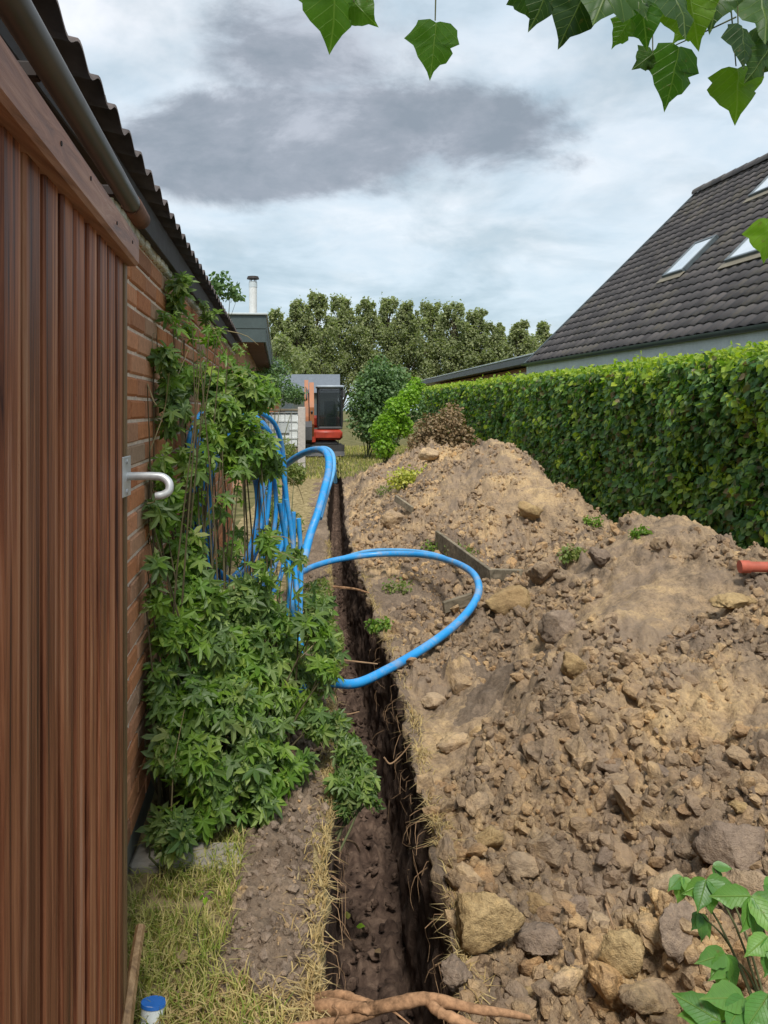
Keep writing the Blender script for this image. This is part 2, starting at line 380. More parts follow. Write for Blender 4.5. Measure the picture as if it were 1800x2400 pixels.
M_lv_fresh = leaf_mat('leaf_fresh', [G(.10,.20,.025), G(.17,.28,.035), G(.13,.24,.05), G(.24,.32,.05)], .4)
M_lv_weed = leaf_mat('leaf_weed', [G(.11,.17,.035), G(.17,.23,.055), G(.20,.24,.07), G(.26,.27,.10), G(.09,.16,.035)], .35)
M_lv_hedge = leaf_mat('leaf_hedge', [G(.035,.090,.024), G(.09,.185,.042), G(.055,.14,.045), G(.19,.31,.055), G(.10,.215,.058), G(.26,.36,.07), G(.05,.12,.035), G(.20,.13,.06)], .33)
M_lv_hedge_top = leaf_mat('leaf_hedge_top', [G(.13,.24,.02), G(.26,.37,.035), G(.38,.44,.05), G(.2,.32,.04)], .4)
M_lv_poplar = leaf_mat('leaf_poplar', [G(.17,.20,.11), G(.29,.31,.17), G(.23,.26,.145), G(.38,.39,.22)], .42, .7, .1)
M_lv_bush = leaf_mat('leaf_bush', [G(.06,.12,.045), G(.11,.19,.07), G(.17,.26,.10), G(.09,.16,.07)], .3)
M_lv_bright = leaf_mat('leaf_bright', [G(.13,.25,.025), G(.20,.35,.03), G(.27,.42,.05)], .4)
M_lv_dry = leaf_mat('leaf_dry', [G(.16,.10,.055), G(.27,.19,.11), G(.20,.14,.08), G(.34,.26,.17)], .15, .8, .1)
M_lv_over = leaf_mat('leaf_overhead', [G(.045,.12,.016), G(.10,.21,.018), G(.065,.15,.018), G(.15,.27,.02)], .55, .4, .4, (.8, 5.0))
M_lv_yellow = leaf_mat('leaf_yellow', [G(.40,.40,.06), G(.5,.48,.1), G(.3,.34,.06)], .3)
M_grass = leaf_mat('grass_blades', [G(.16,.22,.04), G(.27,.31,.07), G(.42,.38,.14), G(.55,.45,.22), G(.33,.32,.10)], .3, .7, .1)
M_strawb = leaf_mat('dry_straw', [G(.40,.29,.13), G(.52,.40,.20), G(.30,.20,.09), G(.45,.36,.2)], .2, .8, .1)
M_root = plain('root_bark', (.27, .155, .085), .9, .1, var=.75, sc=60, bump=1.0)
M_rootf = plain('fine_root', (.30, .19, .11), .9, .1, var=.3)
M_stem = plain('green_stem', (.10, .11, .05), .8, .2, var=.3)
M_bark = plain('bark', (.085, .068, .05), .95, .1, var=.4, sc=8, bump=.6)
def duct_mat():
    m, nt, b = mat('blue_duct_plastic', .38, .5); t = NT(nt); p = t.pos()
    c = t.ramp(t.noise(p, 5, 3, .5), [(.3, (.012, .24, .60)), (.7, (.03, .32, .72))])
    c = t.mix(t.math('MULTIPLY', t.ramp(t.noise(p, 9, 8, .72, .4), [(.50, (0, 0, 0)), (.66, (1, 1, 1))]), .55), c, (.36, .33, .27))
    t.L.new(c, b.inputs['Base Color']); t.bump(t.noise(p, 50, 4, .6), .15, .003, b); return m
M_blue = duct_mat()
M_bluef = plain('dusty_blue_duct', (.10, .33, .60), .5, .4, var=.25, sc=9, bump=0)

# ------------------------------------------------------------------ ground: one sheet with the trench cut and the spoil heap
def lipL(d): return ip(d, [0, 2, 3, 4.4, 8, 11, 15, 22, 30], [-.045, -.04, -.01, .005, -.04, -.12, -.10, -.06, -.05])
def lipR(d): return ip(d, [0, 2.1, 2.6, 3.2, 4.1, 5.8, 8.2, 10, 15, 22, 30], [.32, .33, .35, .345, .37, .30, .20, .15, .16, .16, .16])
def Hh(d): return ip(d, [0, 1.5, 3, 4.5, 5.4, 6.4, 7.2, 8.2, 9.3, 10.5, 12.5, 14.5, 17, 20], [.42, .50, .58, .64, .67, .55, .42, .72, .98, 1.0, .90, .70, .35, .0])
def Xp(d): return ip(d, [0, 3, 5.4, 7.2, 9.4, 12, 16], [1.9, 2.15, 2.35, 2.3, 2.0, 1.5, 1.2])
def Xf(d): return lipR(d)+ip(d, [0, 2, 4, 5, 6.8, 7.6, 9, 12], [.06, .08, .12, .45, .5, .2, .06, .06])
def base_r(x, d):
    H, P, Q = Hh(d), Xp(d), Xf(d)
    t = (x-Q)/(P-Q); up = H*(.45*sm(t)+.55*np.clip(t, 0, 1)**.85)
    dn = H*(1-sm((x-P)/(3.45-P)))
    z = np.where(x < P, up, dn)
    b = lambda cx, cy, rx, ry, h: h*np.exp(-((x-cx)/rx)**2-((d-cy)/ry)**2)
    z = z+b(1.22, 9.6, .35, .8, .14)+b(2.0, 9.6, .35, .6, .09)-b(1.62, 9.9, .22, .9, .12)+b(.55, 12.5, .25, 2.2, .22)+b(2.9, 5.0, .6, 1.2, .14)+b(1.25, 3.3, .35, .5, .09)-b(.95, 2.4, .28, .5, .05)-b(1.0, 6.3, .32, .55, .16)
    z = z+b(1.15, 1.75, .3, .35, .12)+b(1.7, 4.3, .3, .5, .09)+b(1.9, 9.3, .6, 1.0, .10)-b(2.1, 6.9, .7, .5, .10)+b(2.1, 5.2, .5, .6, .06)
    z = z*np.where(x > P, 1, 1)
    return z*(1-sm((d-17)/4))
def rough_amt(x, d):
    r = sm((x-lipR(d)+.02)/.12)*(1-sm((x-3.2)/.5))*(1-sm((d-18)/4))
    return r
def lumpf(x, d):                          # where the soil is lumpy (+) or smooth (-)
    return perlin(x*1.1, d*1.1, 5.5)+.3-.75*np.exp(-((x-1.75)/.5)**2-((d-3.6)/1.0)**2)+.4*np.exp(-((x-.8)/.45)**2-((d-2.3)/1.0)**2)-.35*np.exp(-((x-1.0)/.4)**2-((d-4.0)/.5)**2)
def disp_r(x, d):
    wx = x+.05*perlin(x*5, d*5, 3.3); wy = d+.05*perlin(x*5, d*5, 7.7)
    lump = sm((lumpf(x, d)+.3)/.5)               # smooth patches and lumpy patches
    z = .10*perlin(x*1.6, d*1.6, .5)+.060*perlin(x*4, d*4, 1.5)+.030*np.abs(perlin(x*9, d*9, 2.5))
    z = z+(.25+.75*lump)*(.060*domes(wx, wy, .21, .5, 11)+.042*domes(wx, wy, .105, .65, 23)+.027*domes(wx, wy, .055, .75, 37)+.014*domes(wx, wy, .028, .75, 51))
    z = z+.016*perlin(x*20, d*20, 1.1)+.009*perlin(x*45, d*45, 2.1)-.05
    return z
def disp_l(x, d):
    wx = x+.03*perlin(x*7, d*7, 3.3)
    s = sm((x+.42)/.2)                                          # crumbly soil near the trench, turf by the wall
    z = .018*perlin(x*4, d*4, 8.5)+.012*np.abs(perlin(x*12, d*12, 2.5))+s*(.026*domes(wx, d, .085, .4, 5)+.018*domes(wx, d, .04, .55, 9)+.010*domes(wx, d, .022, .5, 15))
    z = z+.045*np.exp(-((x+.2)/.13)**2-((d-2.35)/.45)**2)+.035*np.exp(-((x+.14)/.1)**2-((d-2.9)/.5)**2)
    return z*(1-sm((-x-1.2)/.5))*(1-sm((d-24)/4))
def surf(x, d):
    x = np.asarray(x, float); d = np.asarray(d, float)
    zr = base_r(x, d)+disp_r(x, d)*rough_amt(x, d); zl = disp_l(x, d)
    return np.where(x > lipR(d), zr, np.where(x < lipL(d), zl, -.92))
TD = .92
def build_ground():
    ys = [.3]
    while ys[-1] < 26: ys.append(ys[-1]+max(.0085, .0052*ys[-1]))
    ys = np.array([-300, -60, -10, -2, -.6]+ys+[28, 32, 40, 55, 80, 130, 220, 400, 900]); ny = len(ys)
    # columns: far left, left ledge (relative to lip), wall down, floor, wall up, right
    la = -np.concatenate([[900, 300, 100, 40, 15, 6, 3, 2, 1.5, 1.2], np.arange(1.0, 0, -.012)])
    wl = np.linspace(0, 1, 45)
    fl = np.linspace(0, 1, 30)[1:-1]
    ra = np.concatenate([np.arange(.0, 2.2, .0088), np.arange(2.2, 3.6, .016), [3.7, 3.9, 4.4, 5, 7, 12, 25, 60, 150, 400, 900]])
    D = lambda n: np.repeat(ys[:, None], n, 1)
    tf = (1-sm((ys-26)/2))*sm((ys+1)/.6)                        # the trench exists between these
    tf = tf[:, None]
    Lp, Rp = lipL(ys)[:, None], lipR(ys)[:, None]
    edgeL = .018*perlin(ys*4, ys*0, 4.4)+.012*perlin(ys*15, ys*0, 6.4); edgeR = .025*perlin(ys*3, ys*0, 14.4)+.016*perlin(ys*13, ys*0, 16.4)
    Lp = Lp+edgeL[:, None]; Rp = Rp+edgeR[:, None]
    XL = Lp+la[None, :]; ZL = disp_l(XL, D(len(la))); YL = D(len(la))
    y = D(len(wl)); w = np.repeat(wl[None, :], ny, 0)
    zt = disp_l(Lp, ys[:, None]); zz = zt+(-TD-zt)*w
    XW = Lp-.03*np.sin(w*math.pi)+.02*perlin(y*6, zz*6, 1.7)+.012*perlin(y*20, zz*26, 9.7)*(w > 0)+.03*w
    ZW = np.where(tf > .5, zz, np.minimum(zt, 0)*1)
    rz = base_r(Rp, ys[:, None])+disp_r(Rp, ys[:, None])*rough_amt(Rp, ys[:, None])
    zr = rz+(-TD-rz)*w
    XR = Rp+.015*np.sin(w*math.pi*.9)-.035*w+.028*perlin(y*4, zr*5, 21.7)+.018*perlin(y*17, zr*20, 29.7)+.010*domes(y, zr, .07, .5, 3)-.015*domes(y+5, zr, .13, .3, 7)
    ZR = np.where(tf > .5, zr, rz)
    f = np.repeat(fl[None, :], ny, 0); XF = XW[:, -1:]*(1-f)+XR[:, -1:]*f; YF = D(len(fl))
    ZF = -TD+.05*domes(XF, YF, .10, .35, 61)+.03*domes(XF, YF, .05, .4, 71)+.03*perlin(XF*6, YF*4, 3)+.015*perlin(XF*25, YF*25, 3)
    ZF = np.where(tf > .5, ZF, np.minimum(zt, 0))
    XW2, XR2 = XW, XR[:, ::-1]
    XRr = Rp+ra[None, :]; YR = D(len(ra)); ZRr = base_r(XRr, YR)+disp_r(XRr, YR)*rough_amt(XRr, YR)
    X = np.concatenate([XL, XW2[:, 1:], XF, XR2, XRr[:, 1:]], 1)
    Y = np.concatenate([YL, y[:, 1:], YF, y, YR[:, 1:]], 1)
    Z = np.concatenate([ZL, ZW[:, 1:], ZF, ZR[:, ::-1], ZRr[:, 1:]], 1)
    nx = X.shape[1]; V = np.stack([X, Y, Z], -1).reshape(-1, 3)
    i = np.arange(ny-1)[:, None]*nx+np.arange(nx-1)[None, :]
    Fc = np.stack([i, i+1, i+nx+1, i+nx], -1).reshape(-1, 4)
    cx = (X[:-1, :-1]+X[1:, 1:])/2; cy = (Y[:-1, :-1]+Y[1:, 1:])/2; cz = (Z[:-1, :-1]+Z[1:, 1:])/2
    col = np.repeat(np.arange(nx-1)[None, :], ny-1, 0)
    mi = np.zeros(cx.shape, int)                                # 0 sandy 1 humus 2 trench 3 grassy 4 straw
    nL = len(la); nW = nL+len(wl)-1+len(fl)+len(wl)
    tr = (col >= nL+1) & (col < nW-3)
    nz = perlin(cx*3, cy*3, 2.2)+.5*perlin(cx*11, cy*11, 5)
    left = col < nL
    mi[left] = np.where(nz[left] > -.1, 0, 1)
    mi[left & (cx < -.36+.12*nz)] = 4
    mi[left & (cx < -1.3)] = 3
    mi[left & (cx > -.07+.05*nz)] = 4
    mi[left & (cx > -.36+.2*nz) & (cx < -.06+.05*nz) & (cy > 2.0) & (nz > -.5)] = 1
    right = col >= nW-1
    hum = (perlin(cx*.75+3, cy*.75, 7)+.4*perlin(cx*3, cy*3, 9) > .24) | (np.exp(-((cx-.75)/.35)**2-((cy-6.0)/.9)**2) > .5+.3*nz)
    mi[right & hum] = 1
    mi[right & (cx < lipR(cy)+.03+.06*nz)] = 1
    mi[(cx > 3.3) & right] = 3
    mi[(cy > 17.5+nz) & ~tr] = 3
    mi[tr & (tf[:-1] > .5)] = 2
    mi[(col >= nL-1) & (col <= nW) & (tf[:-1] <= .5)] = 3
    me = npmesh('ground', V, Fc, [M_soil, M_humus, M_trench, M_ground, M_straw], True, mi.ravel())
    o = link('ground', me); tag(o, kind='structure')
build_ground()

def hit(px, py, off=0.0):                 # where the sight line of a photo pixel meets the soil
    d = np.linspace(1.0, 26, 5000); x = (px-785)/F*d; z = CAMZ-(py-960)/F*d
    s = surf(x, d); k = np.argmax(z < s+off)
    return np.array([x[k], d[k], s[k]])

# ------------------------------------------------------------------ loose clods
def ico(sub):
    import bmesh
    bm = bmesh.new(); bmesh.ops.create_icosphere(bm, subdivisions=sub, radius=1.0)
    V = np.array([v.co[:] for v in bm.verts]); Fc = np.array([[v.index for v in f.verts] for f in bm.faces]); bm.free(); return V, Fc
ICO = {1: ico(1), 2: ico(2), 3: ico(3), 4: ico(4)}
def clod_shape(sub, seed, k=.25):
    r = np.random.default_rng(seed); V, Fc = ICO[sub]; V = V.copy()
    for _ in range(11):                    # planar cuts give angular faces
        n = r.normal(size=3); n /= np.linalg.norm(n); c = r.uniform(.45, .8); s = V@n
        V -= np.clip(s-c, 0, None)[:, None]*n*.9
    o = r.uniform(0, 50)
    dn = k*perlin(V[:, 0]*1.5+o, V[:, 1]*1.5, V[:, 2]*1.5)+k*.45*np.abs(perlin(V[:, 0]*4+o, V[:, 1]*4, V[:, 2]*4))
    if sub > 2: dn = dn-.16*np.abs(perlin(V[:, 0]*4.5+o, V[:, 1]*4.5, V[:, 2]*4.5))+.12*perlin(V[:, 0]*9+o, V[:, 1]*9, V[:, 2]*9)+.08*perlin(V[:, 0]*20+o, V[:, 1]*20, V[:, 2]*20)
    V *= (1+dn)[:, None]
    return V*np.array([1, r.uniform(.65, 1), r.uniform(.5, .8)]), Fc
def rotm(n, r=rng):
    q = r.normal(size=(n, 4)); q /= np.linalg.norm(q, axis=1)[:, None]; w, x, y, z = q.T
    return np.stack([1-2*(y*y+z*z), 2*(x*y-z*w), 2*(x*z+y*w), 2*(x*y+z*w), 1-2*(x*x+z*z), 2*(y*z-x*w), 2*(x*z-y*w), 2*(y*z+x*w), 1-2*(x*x+y*y)], -1).reshape(n, 3, 3)
def scatter(T, Tf, P, R, S):
    S = np.asarray(S, float); S = S[:, None] if S.ndim == 1 else S
    V = P[:, None, :]+np.einsum('nij,nmj->nmi', R, T[None]*S[:, None, :])
    n, m = V.shape[:2]; Fc = (Tf[None]+(np.arange(n)*m)[:, None, None]).reshape(-1, Tf.shape[1])
    return V.reshape(-1, 3), Fc
def merge(parts):
    Vs, Fs, o = [], [], 0
    for V, Fc in parts: Vs.append(V); Fs.append(Fc+o); o += len(V)
    return np.concatenate(Vs), np.concatenate(Fs)
def small_clods(name, n, dr, xr, sz, m, seed, label, left=False, lumpy=True):
    r = np.random.default_rng(seed); d = dr[0]*(dr[1]/dr[0])**r.uniform(0, 1, n*4); x = r.uniform(xr[0], xr[1], n*4)
    ok = (x > lipR(d)+.02) if not left else (x < lipL(d)-.02)
    if lumpy: ok &= lumpf(x, d)+.45*perlin(x*4, d*4, 5.5)-.25*r.uniform(0, 1, n*4) > -.05
    ok &= np.abs(x-.115*d) < .62*d+.3
    x, d = x[ok][:n], d[ok][:n]; s = sz[0]*(sz[1]/sz[0])**(r.uniform(0, 1, len(x))**2.2)*(1+.03*d)
    P = np.stack([x, d, surf(x, d)+s*.12], -1); parts = []
    for k in range(6):
        q = np.arange(len(x)) % 6 == k; T, Tf = clod_shape((1 if k else 2) if sz[1] < .045 else (2 if sz[1] < .07 else 3), seed*10+k, .3); R = rotm(q.sum(), r); parts.append(scatter(T, Tf, P[q], R, s[q]))
    V, Fc = merge(parts); o = link(name, npmesh(name, V, Fc, m, False)); tag(o, label, 'soil crumbs', kind='stuff'); return o
small_clods('soil_crumbs', 26000, (1.2, 14), (.2, 3.2), (.006, .034), M_clodw, 1, 'loose crumbs of tan soil strewn over the spoil heap')
small_clods('soil_crumbs', 2200, (1.2, 11), (.2, 3.0), (.02, .05), M_clodw, 2, 'fist sized tan lumps of clay strewn over the spoil heap')
small_clods('soil_lumps', 420, (1.55, 6.5), (.35, 2.4), (.028, .075), M_clodw, 6, 'broken lumps of clay piled on the near slope')
small_clods('humus_crumbs', 900, (1.2, 9), (.2, 2.8), (.006, .035), M_humus, 3, 'loose crumbs of dark topsoil strewn over the spoil heap')
small_clods('soil_lumps', 520, (1.95, 4.2), (-.30, -.03), (.012, .032), M_clodg, 7, 'grey brown lumps piled on the ledge left of the trench', True, False)
small_clods('humus_crumbs', 1500, (1.6, 7), (-.42, 0), (.005, .022), M_humus, 4, 'dark soil crumbs on the ledge left of the trench', True, False)
small_clods('gravel', 1200, (1.6, 7), (-.42, 0), (.004, .013), M_clodw, 5, 'pale grit on the ledge left of the trench', True, False)

M_clodp = soil_mat('soil_clod_pale', [(a, tuple(q*1.22 for q in b)) for a, b in TAN], (.40, .30, .20), .9)
BIG = [ # px, py, half width px, material, flatness, label
 (1090, 2055, 66, M_clodw, .75, 'angular tan clod perched on the right trench lip above the largest clod'),
 (1130, 2170, 92, M_clody, .80, 'largest cracked yellow clay clod beside the right trench lip'),
 (1275, 2200, 66, M_clodg, .85, 'grey brown domed clod right of the largest yellow clod'),
 (1150, 1965, 42, M_clody, .55, 'flat ochre lump lying above the angular tan clod'),
 (1225, 2030, 44, M_clodw, .7, 'brown lump between the angular tan clod and the gravelly hollow'),
 (1262, 2118, 38, M_clody, .5, 'small flat yellow lump wedged above the grey domed clod'),
 (1350, 2130, 34, M_clodg, .8, 'pale grey pebble like lump above the brick shaped clod'),
 (1405, 2165, 44, M_clodw, .6, 'brick shaped tan clod right of the grey domed clod'),
 (1463, 2240, 62, M_clody, .85, 'crumbly round yellow clod left of the dark split clod'),
 (1590, 2200, 66, M_clodg, .85, 'dark split clod just left of the creeper leaves'),
 (1520, 2335, 72, M_clodw, .55, 'long tan slab of clay near the bottom edge under the crumbly round clod'),
 (1240, 2325, 34, M_clody, .6, 'small yellow clod below the grey domed clod'),
 (1725, 1985, 92, M_clodg, .6, 'big overhanging brown slab of earth at the right edge above the creeper'),
 (1560, 2080, 48, M_clodw, .7, 'rounded tan clod up slope from the dark split clod'),
 (1066, 1730, 40, M_clodw, .5, 'flat tan lump jutting over a small hole near the trench lip'),
 (1570, 1800, 46, M_clodg, .28, 'thin tilted flake of grey earth in the middle of the near slope'),
 (1735, 1895, 34, M_clody, .6, 'light yellow stone above the overhanging slab'),
 (1345, 1560, 44, M_clody, .7, 'rounded orange clod on the mid slope right of the blue pipe loop'),
 (1310, 1468, 48, M_clodg, .7, 'dark knobbly lump on the mid slope'),
 (1715, 1395, 58, M_clody, .35, 'pale yellow flat slab near the top of the near heap'),
 (1405, 1305, 30, M_clodg, .9, 'dark pointed clod standing on the saddle of the heap'),
 (1190, 1400, 52, M_clody, .65, 'ochre clod beside the outer bend of the near blue pipe loop'),
 (1270, 1340, 42, M_clodw, .75, 'pale rounded clod just right of the short board'),
 (1020, 1640, 32, M_clodw, .6, 'pale pebble cluster lump below the near blue pipe'),
 (1120, 1890, 40, M_clodw, .6, 'dun lump at the foot of the slope near the trench'),
 (1245, 1195, 34, M_clody, .7, 'orange crumbly clod on the front of the far heap'),
 (920, 1215, 30, M_clodw, .6, 'light brown clod on the trench side of the far heap'),
 (1010, 1068, 26, M_clodw, .8, 'pale clod crowning the left hump of the far heap'),
 (1765, 2090, 60, M_clodw, .7, 'brown clod behind the creeper leaves'),
 (1420, 2010, 30, M_clodg, .7, 'small dark lump in the gravelly hollow'),
 (1070, 2330, 44, M_clodg, .6, 'dull lump on the right trench lip next to the root'),
 (1330, 2290, 40, M_clodw, .7, 'tan lump in the shadow right below the grey domed clod')]
for i, (px, py, w, m, fl, lab) in enumerate(BIG):
    m = M_clodp if m is M_clodw else m; w *= 1.12
    p = hit(px, py+w*.45); r = w/F*p[1]; T, Tf = clod_shape(4 if r > .04 else 3, 100+i*3, .20)
    T = T*np.array([1.0, .85, fl/.65]); a = random.uniform(-.7, .7); c, s_ = math.cos(a), math.sin(a)
    T = T@np.array([[c, s_, 0], [-s_, c, 0], [0, 0, 1]])*r*.98
    o = link('soil_clod', npmesh('soil_clod', T, Tf, m, False), None, (p[0], p[1], p[2]+r*fl*.55)); o.data.polygons.foreach_set('use_smooth', np.full(len(Tf), True))
    o.rotation_euler = (random.uniform(-.3, .3), random.uniform(-.3, .3), 0)
    tag(o, lab, 'soil clod', 'big clods on the spoil heap')

# ------------------------------------------------------------------ left brick building
WA = math.atan(.0717)                     # wall turned a little left of the trench direction
def wallp(d, off=0.0): return (-.50-.0717*d+off, d)
bb = empty('brick_building', (*wallp(0), 0), WA, 'low brick outbuilding with corrugated roof along the left of the trench', 'building')
# local frame: y along wall, x outwards (to the trench), z up
CH, BL, BH, MJ = .078, .262, .066, .013
L0, L1 = -.3, 8.35
MB().box((-.3, L0, .0), (-.114, L1, 2.26)).build('wall_core', M_mortar, bb)
MB().box((-.114, L0, -.2), (-.006, L1, .10), .004).build('plinth', M_plinth, bb)
MB().box((-.1135, L0, .10), (-.0085, L1, 2.262)).build('mortar_bed', M_mortar, bb)
bproto = []
for k in range(4):
    b_ = MB().box((-.10, -BL/2, -BH/2), (0, BL/2, BH/2), .004+.0015*k); bproto.append(b_.mesh('brick', M_brick))
    h_ = MB().box((-.10, -BL/4+.003, -BH/2), (0, BL/4-.003, BH/2), .005); 
bhalf = MB().box((-.10, -(BL-MJ)/4, -BH/2), (0, (BL-MJ)/4, BH/2), .005).mesh('brick', M_brick)
near = []; rest = []
for c in range(27):
    z = .10+MJ+BH/2+c*CH; y = L0+(BL/2 if c % 2 else 0)+ (.0)
    while y < L1-BL/2:
        near.append((y, z)) if 1.9 < y < 8.4 else rest.append((y, z)); y += BL+MJ
near.sort(key=lambda q: q[0]); sel = [q for q in near if q[0] > 2.3]; ind = sel[:300]; rest += sel[300:]+[q for q in near if q[0] <= 2.3]
for y, z in ind:
    o = link('brick', random.choice(bproto), bb, (random.uniform(-.0015, .0015), y, z)); o.rotation_euler = (0, 0, random.uniform(-.006, .006))
mb = MB()
for y, z in rest: mb.box((-.10, y-BL/2, z-BH/2), (random.uniform(-.0015, .0015), y+BL/2, z+BH/2), .005)
tag(mb.build('bricks', M_brick, bb), kind='stuff')
# roof edge: corrugated sheets (wave 177 mm), dark board, pale filler
RZ = 2.30
def corrug(y0, y1, name):
    ys = np.arange(y0, y1, .0177); n = len(ys); x = np.array([.085, .02, -.4, -1.4]); zr = RZ+(.085-x)*.22
    V = []; w = .017*np.cos(ys/.177*2*math.pi)
    for tz in (0, -.007):
        for a, zz in zip(x, zr): V.append(np.stack([np.full(n, a), ys, zz+w+tz], -1))
    V = np.concatenate(V); Fc = []
    for s in range(2):
        for j in range(3):
            a = (s*4+j)*n+np.arange(n-1); Fc.append(np.stack([a, a+1, a+n+1, a+n], -1))
    a = np.arange(n-1); Fc.append(np.stack([a, a+4*n, a+4*n+1, a+1], -1))
    return link(name, npmesh(name, V, np.concatenate(Fc), M_etern, True), bb)
yy = -.3
while yy < L1+.1:
    o = corrug(yy, min(yy+1.08, L1+.14), 'roof_sheet'); o.location.z = .004*((int(yy/1.06)) % 2); yy += 1.062
MB().box((.012, L0, RZ-.135), (.040, L1+.1, RZ-.028), .003).build('fascia_board', M_darkw, bb)
MB().box((-.10, L0, 2.2635), (.010, L1+.1, RZ-.03), .002).build('soffit_board', M_darkw, bb)
mb = MB(); y = 2.0
while y < L1: mb.box((-.012, y, 2.14), (.014+random.uniform(-.004, .006), y+.07, 2.262-random.uniform(0, .02)), .006); y += .0885
mb.build('filler_strip', M_whitef, bb)

# wooden clad shed front, nearer
CA = math.atan(.106)
ws = empty('timber_shed_wall', (-.302, 0, 0), CA, 'reddish brown timber clad shed wall with proud vertical boards at the left edge', 'shed')
mlen = math.sqrt(1+.106**2); EN = 1.84*mlen
y = -.55; k = 0
while y < EN-.085:
    w = random.uniform(.070, .078); b_ = MB().box((-.022, -w/2, 0), (random.uniform(-.002, .001), w/2, 1.925), .004)
    b_.build('board', M_board, ws, loc=(0, y+w/2, 0))
    y += w+random.uniform(.021, .027)
mb = MB(); y = -.6
while y < EN-.02:
    w = .094; b_ = MB().box((-.044, y, 0), (-.024, min(y+w, EN-.02), 1.92), .002); b_.build('back_board', M_board, ws); y += w+.004
MB().box((-.05, EN-.044, -.05), (.002, EN-.012, 1.90), .003).build('edge_trim', M_trimw, ws)
MB().box((-.06, EN-.011, -.05), (-.004, EN+.004, 1.90), .003).build('edge_trim', M_trimw, ws)
MB().box((-.024, -.6, 1.893), (.027, EN+.006, 1.963), .007).build('head_board', M_fascia, ws)
MB().box((-.12, -.6, 1.965), (-.03, EN+.02, 2.0), .003).build('top_batten', M_darkw, ws)
mb = MB()
for yk, zk in ((1.55, 1.925), (1.75, 1.93), (1.1, 1.93), (1.3, 1.94)): mb.tube([(.026, yk, zk), (.0285, yk, zk)], .004, 8)
mb.build('nail_head', M_darkw, ws)
# hook
hk = empty('hook_bolt', at(293, 1117, 1.81), 0, 'galvanised hook bent downward on a plate at the edge of the timber wall', 'hook')
o_ = at(293, 1117, 1.81); q = lambda px, py, dd=0: at(px, py, 1.81+dd)-o_
MB().box((.003, -.042, -.046), (.007, .026, .048), .001).build('mounting_plate', M_galv, hk)
MB().tube(spline([q(296, 1116), q(320, 1116), q(360, 1116), q(382, 1119), q(396, 1132, -.004), q(396, 1150, -.01), q(382, 1160, -.014), q(364, 1163, -.016)], 30), [.0098]*24+[.0095]*4+[.009, .008], 14).build('hook_rod', M_galv, hk, True)
for zz in (-.034, .036): MB().tube([(.007, -.008, zz), (.010, -.008, zz)], .006, 8).build('screw_head', M_galv, hk)
# round grey pipe above the cladding
gp = empty('eaves_pipe', (-.285, 0, 2.03), CA, 'round weathered grey pipe running above the timber wall under the roof edge', 'pipe')
MB().tube([(0, -.6, .0), (0, .5, 0), (0, 1.94, 0)], .0215, 18).build('pipe_body', M_gutter, gp, True)
MB().tube([(0, 1.80, 0), (0, 1.955, 0)], .0235, 18).build('end_sleeve', plain('rusty_sleeve', (.16, .085, .06), .8, .2, var=.5, sc=30), gp, True)
for yk in (.4, 1.1, 1.7): MB().box((-.06, yk-.01, -.012), (-.018, yk+.01, .012), .003).build('bracket', M_darkw, gp)

# second building with green fascia, flue
b2 = empty('flat_roofed_house', (-1.32, 14.7, 0), WA, 'brick house with deep dark green roof fascia beyond the outbuilding', 'house')
MB().box((-6, .5, 0), (-.42, 20, 2.86), 0).build('wall', M_brick, b2)
MB().box((-6, .02, 3.10), (0, .06, 3.36), .004).build('fascia_plank', M_greenb, b2)
MB().box((-6, .025, 2.84), (-.004, .055, 3.09), .004).build('fascia_plank', M_greenb, b2)
MB().box((-6, .07, 2.84), (-.05, 20, 2.87)).build('soffit', plain('brown_soffit', (.12, .06, .045), .7, .3), b2)
MB().box((-.04, .07, 2.86), (-.006, 20, 3.12), .004).build('side_fascia', M_greenb, b2)
MB().box((-.045, .07, 3.125), (0, 20, 3.36), .004).build('side_fascia', M_greenb, b2)
MB().box((-6.02, -.02, 3.362), (.03, 20.1, 3.40), .008).build('roof_trim', M_lgrey, b2)
fl = empty('chimney_flue', at(593, 730, 18.5), 0, 'slim pale steel flue with black cap on the green fascia roof', 'chimney')
MB().tube([(0, 0, -.1), (0, 0, .72)], .095, 20).build('flue_pipe', plain('pale_flue', (.62, .62, .60), .4, .5, var=.1), fl, True)
MB().tube([(0, 0, .58), (0, 0, .70)], .102, 20).build('collar', M_lgrey, fl, True)
MB().tube([(0, 0, .78), (0, 0, .84)], [.15, .13], 20).build('cap', M_darkw, fl, True)
mb = MB()
for k in range(4): a = k*math.pi/2+.6; mb.tube([(.08*math.cos(a), .08*math.sin(a), .70), (.08*math.cos(a), .08*math.sin(a), .79)], .01, 6)
mb.build('cap_strut', M_darkw, fl)

# ------------------------------------------------------------------ right house
E = np.array([4.70, 18.8, 2.70]); HA = math.atan2(1.05, 8.6)
hr = empty('gabled_house', (E[0], E[1], 0), HA, 'house with steep dark tiled roof and skylights behind the hedge', 'house')
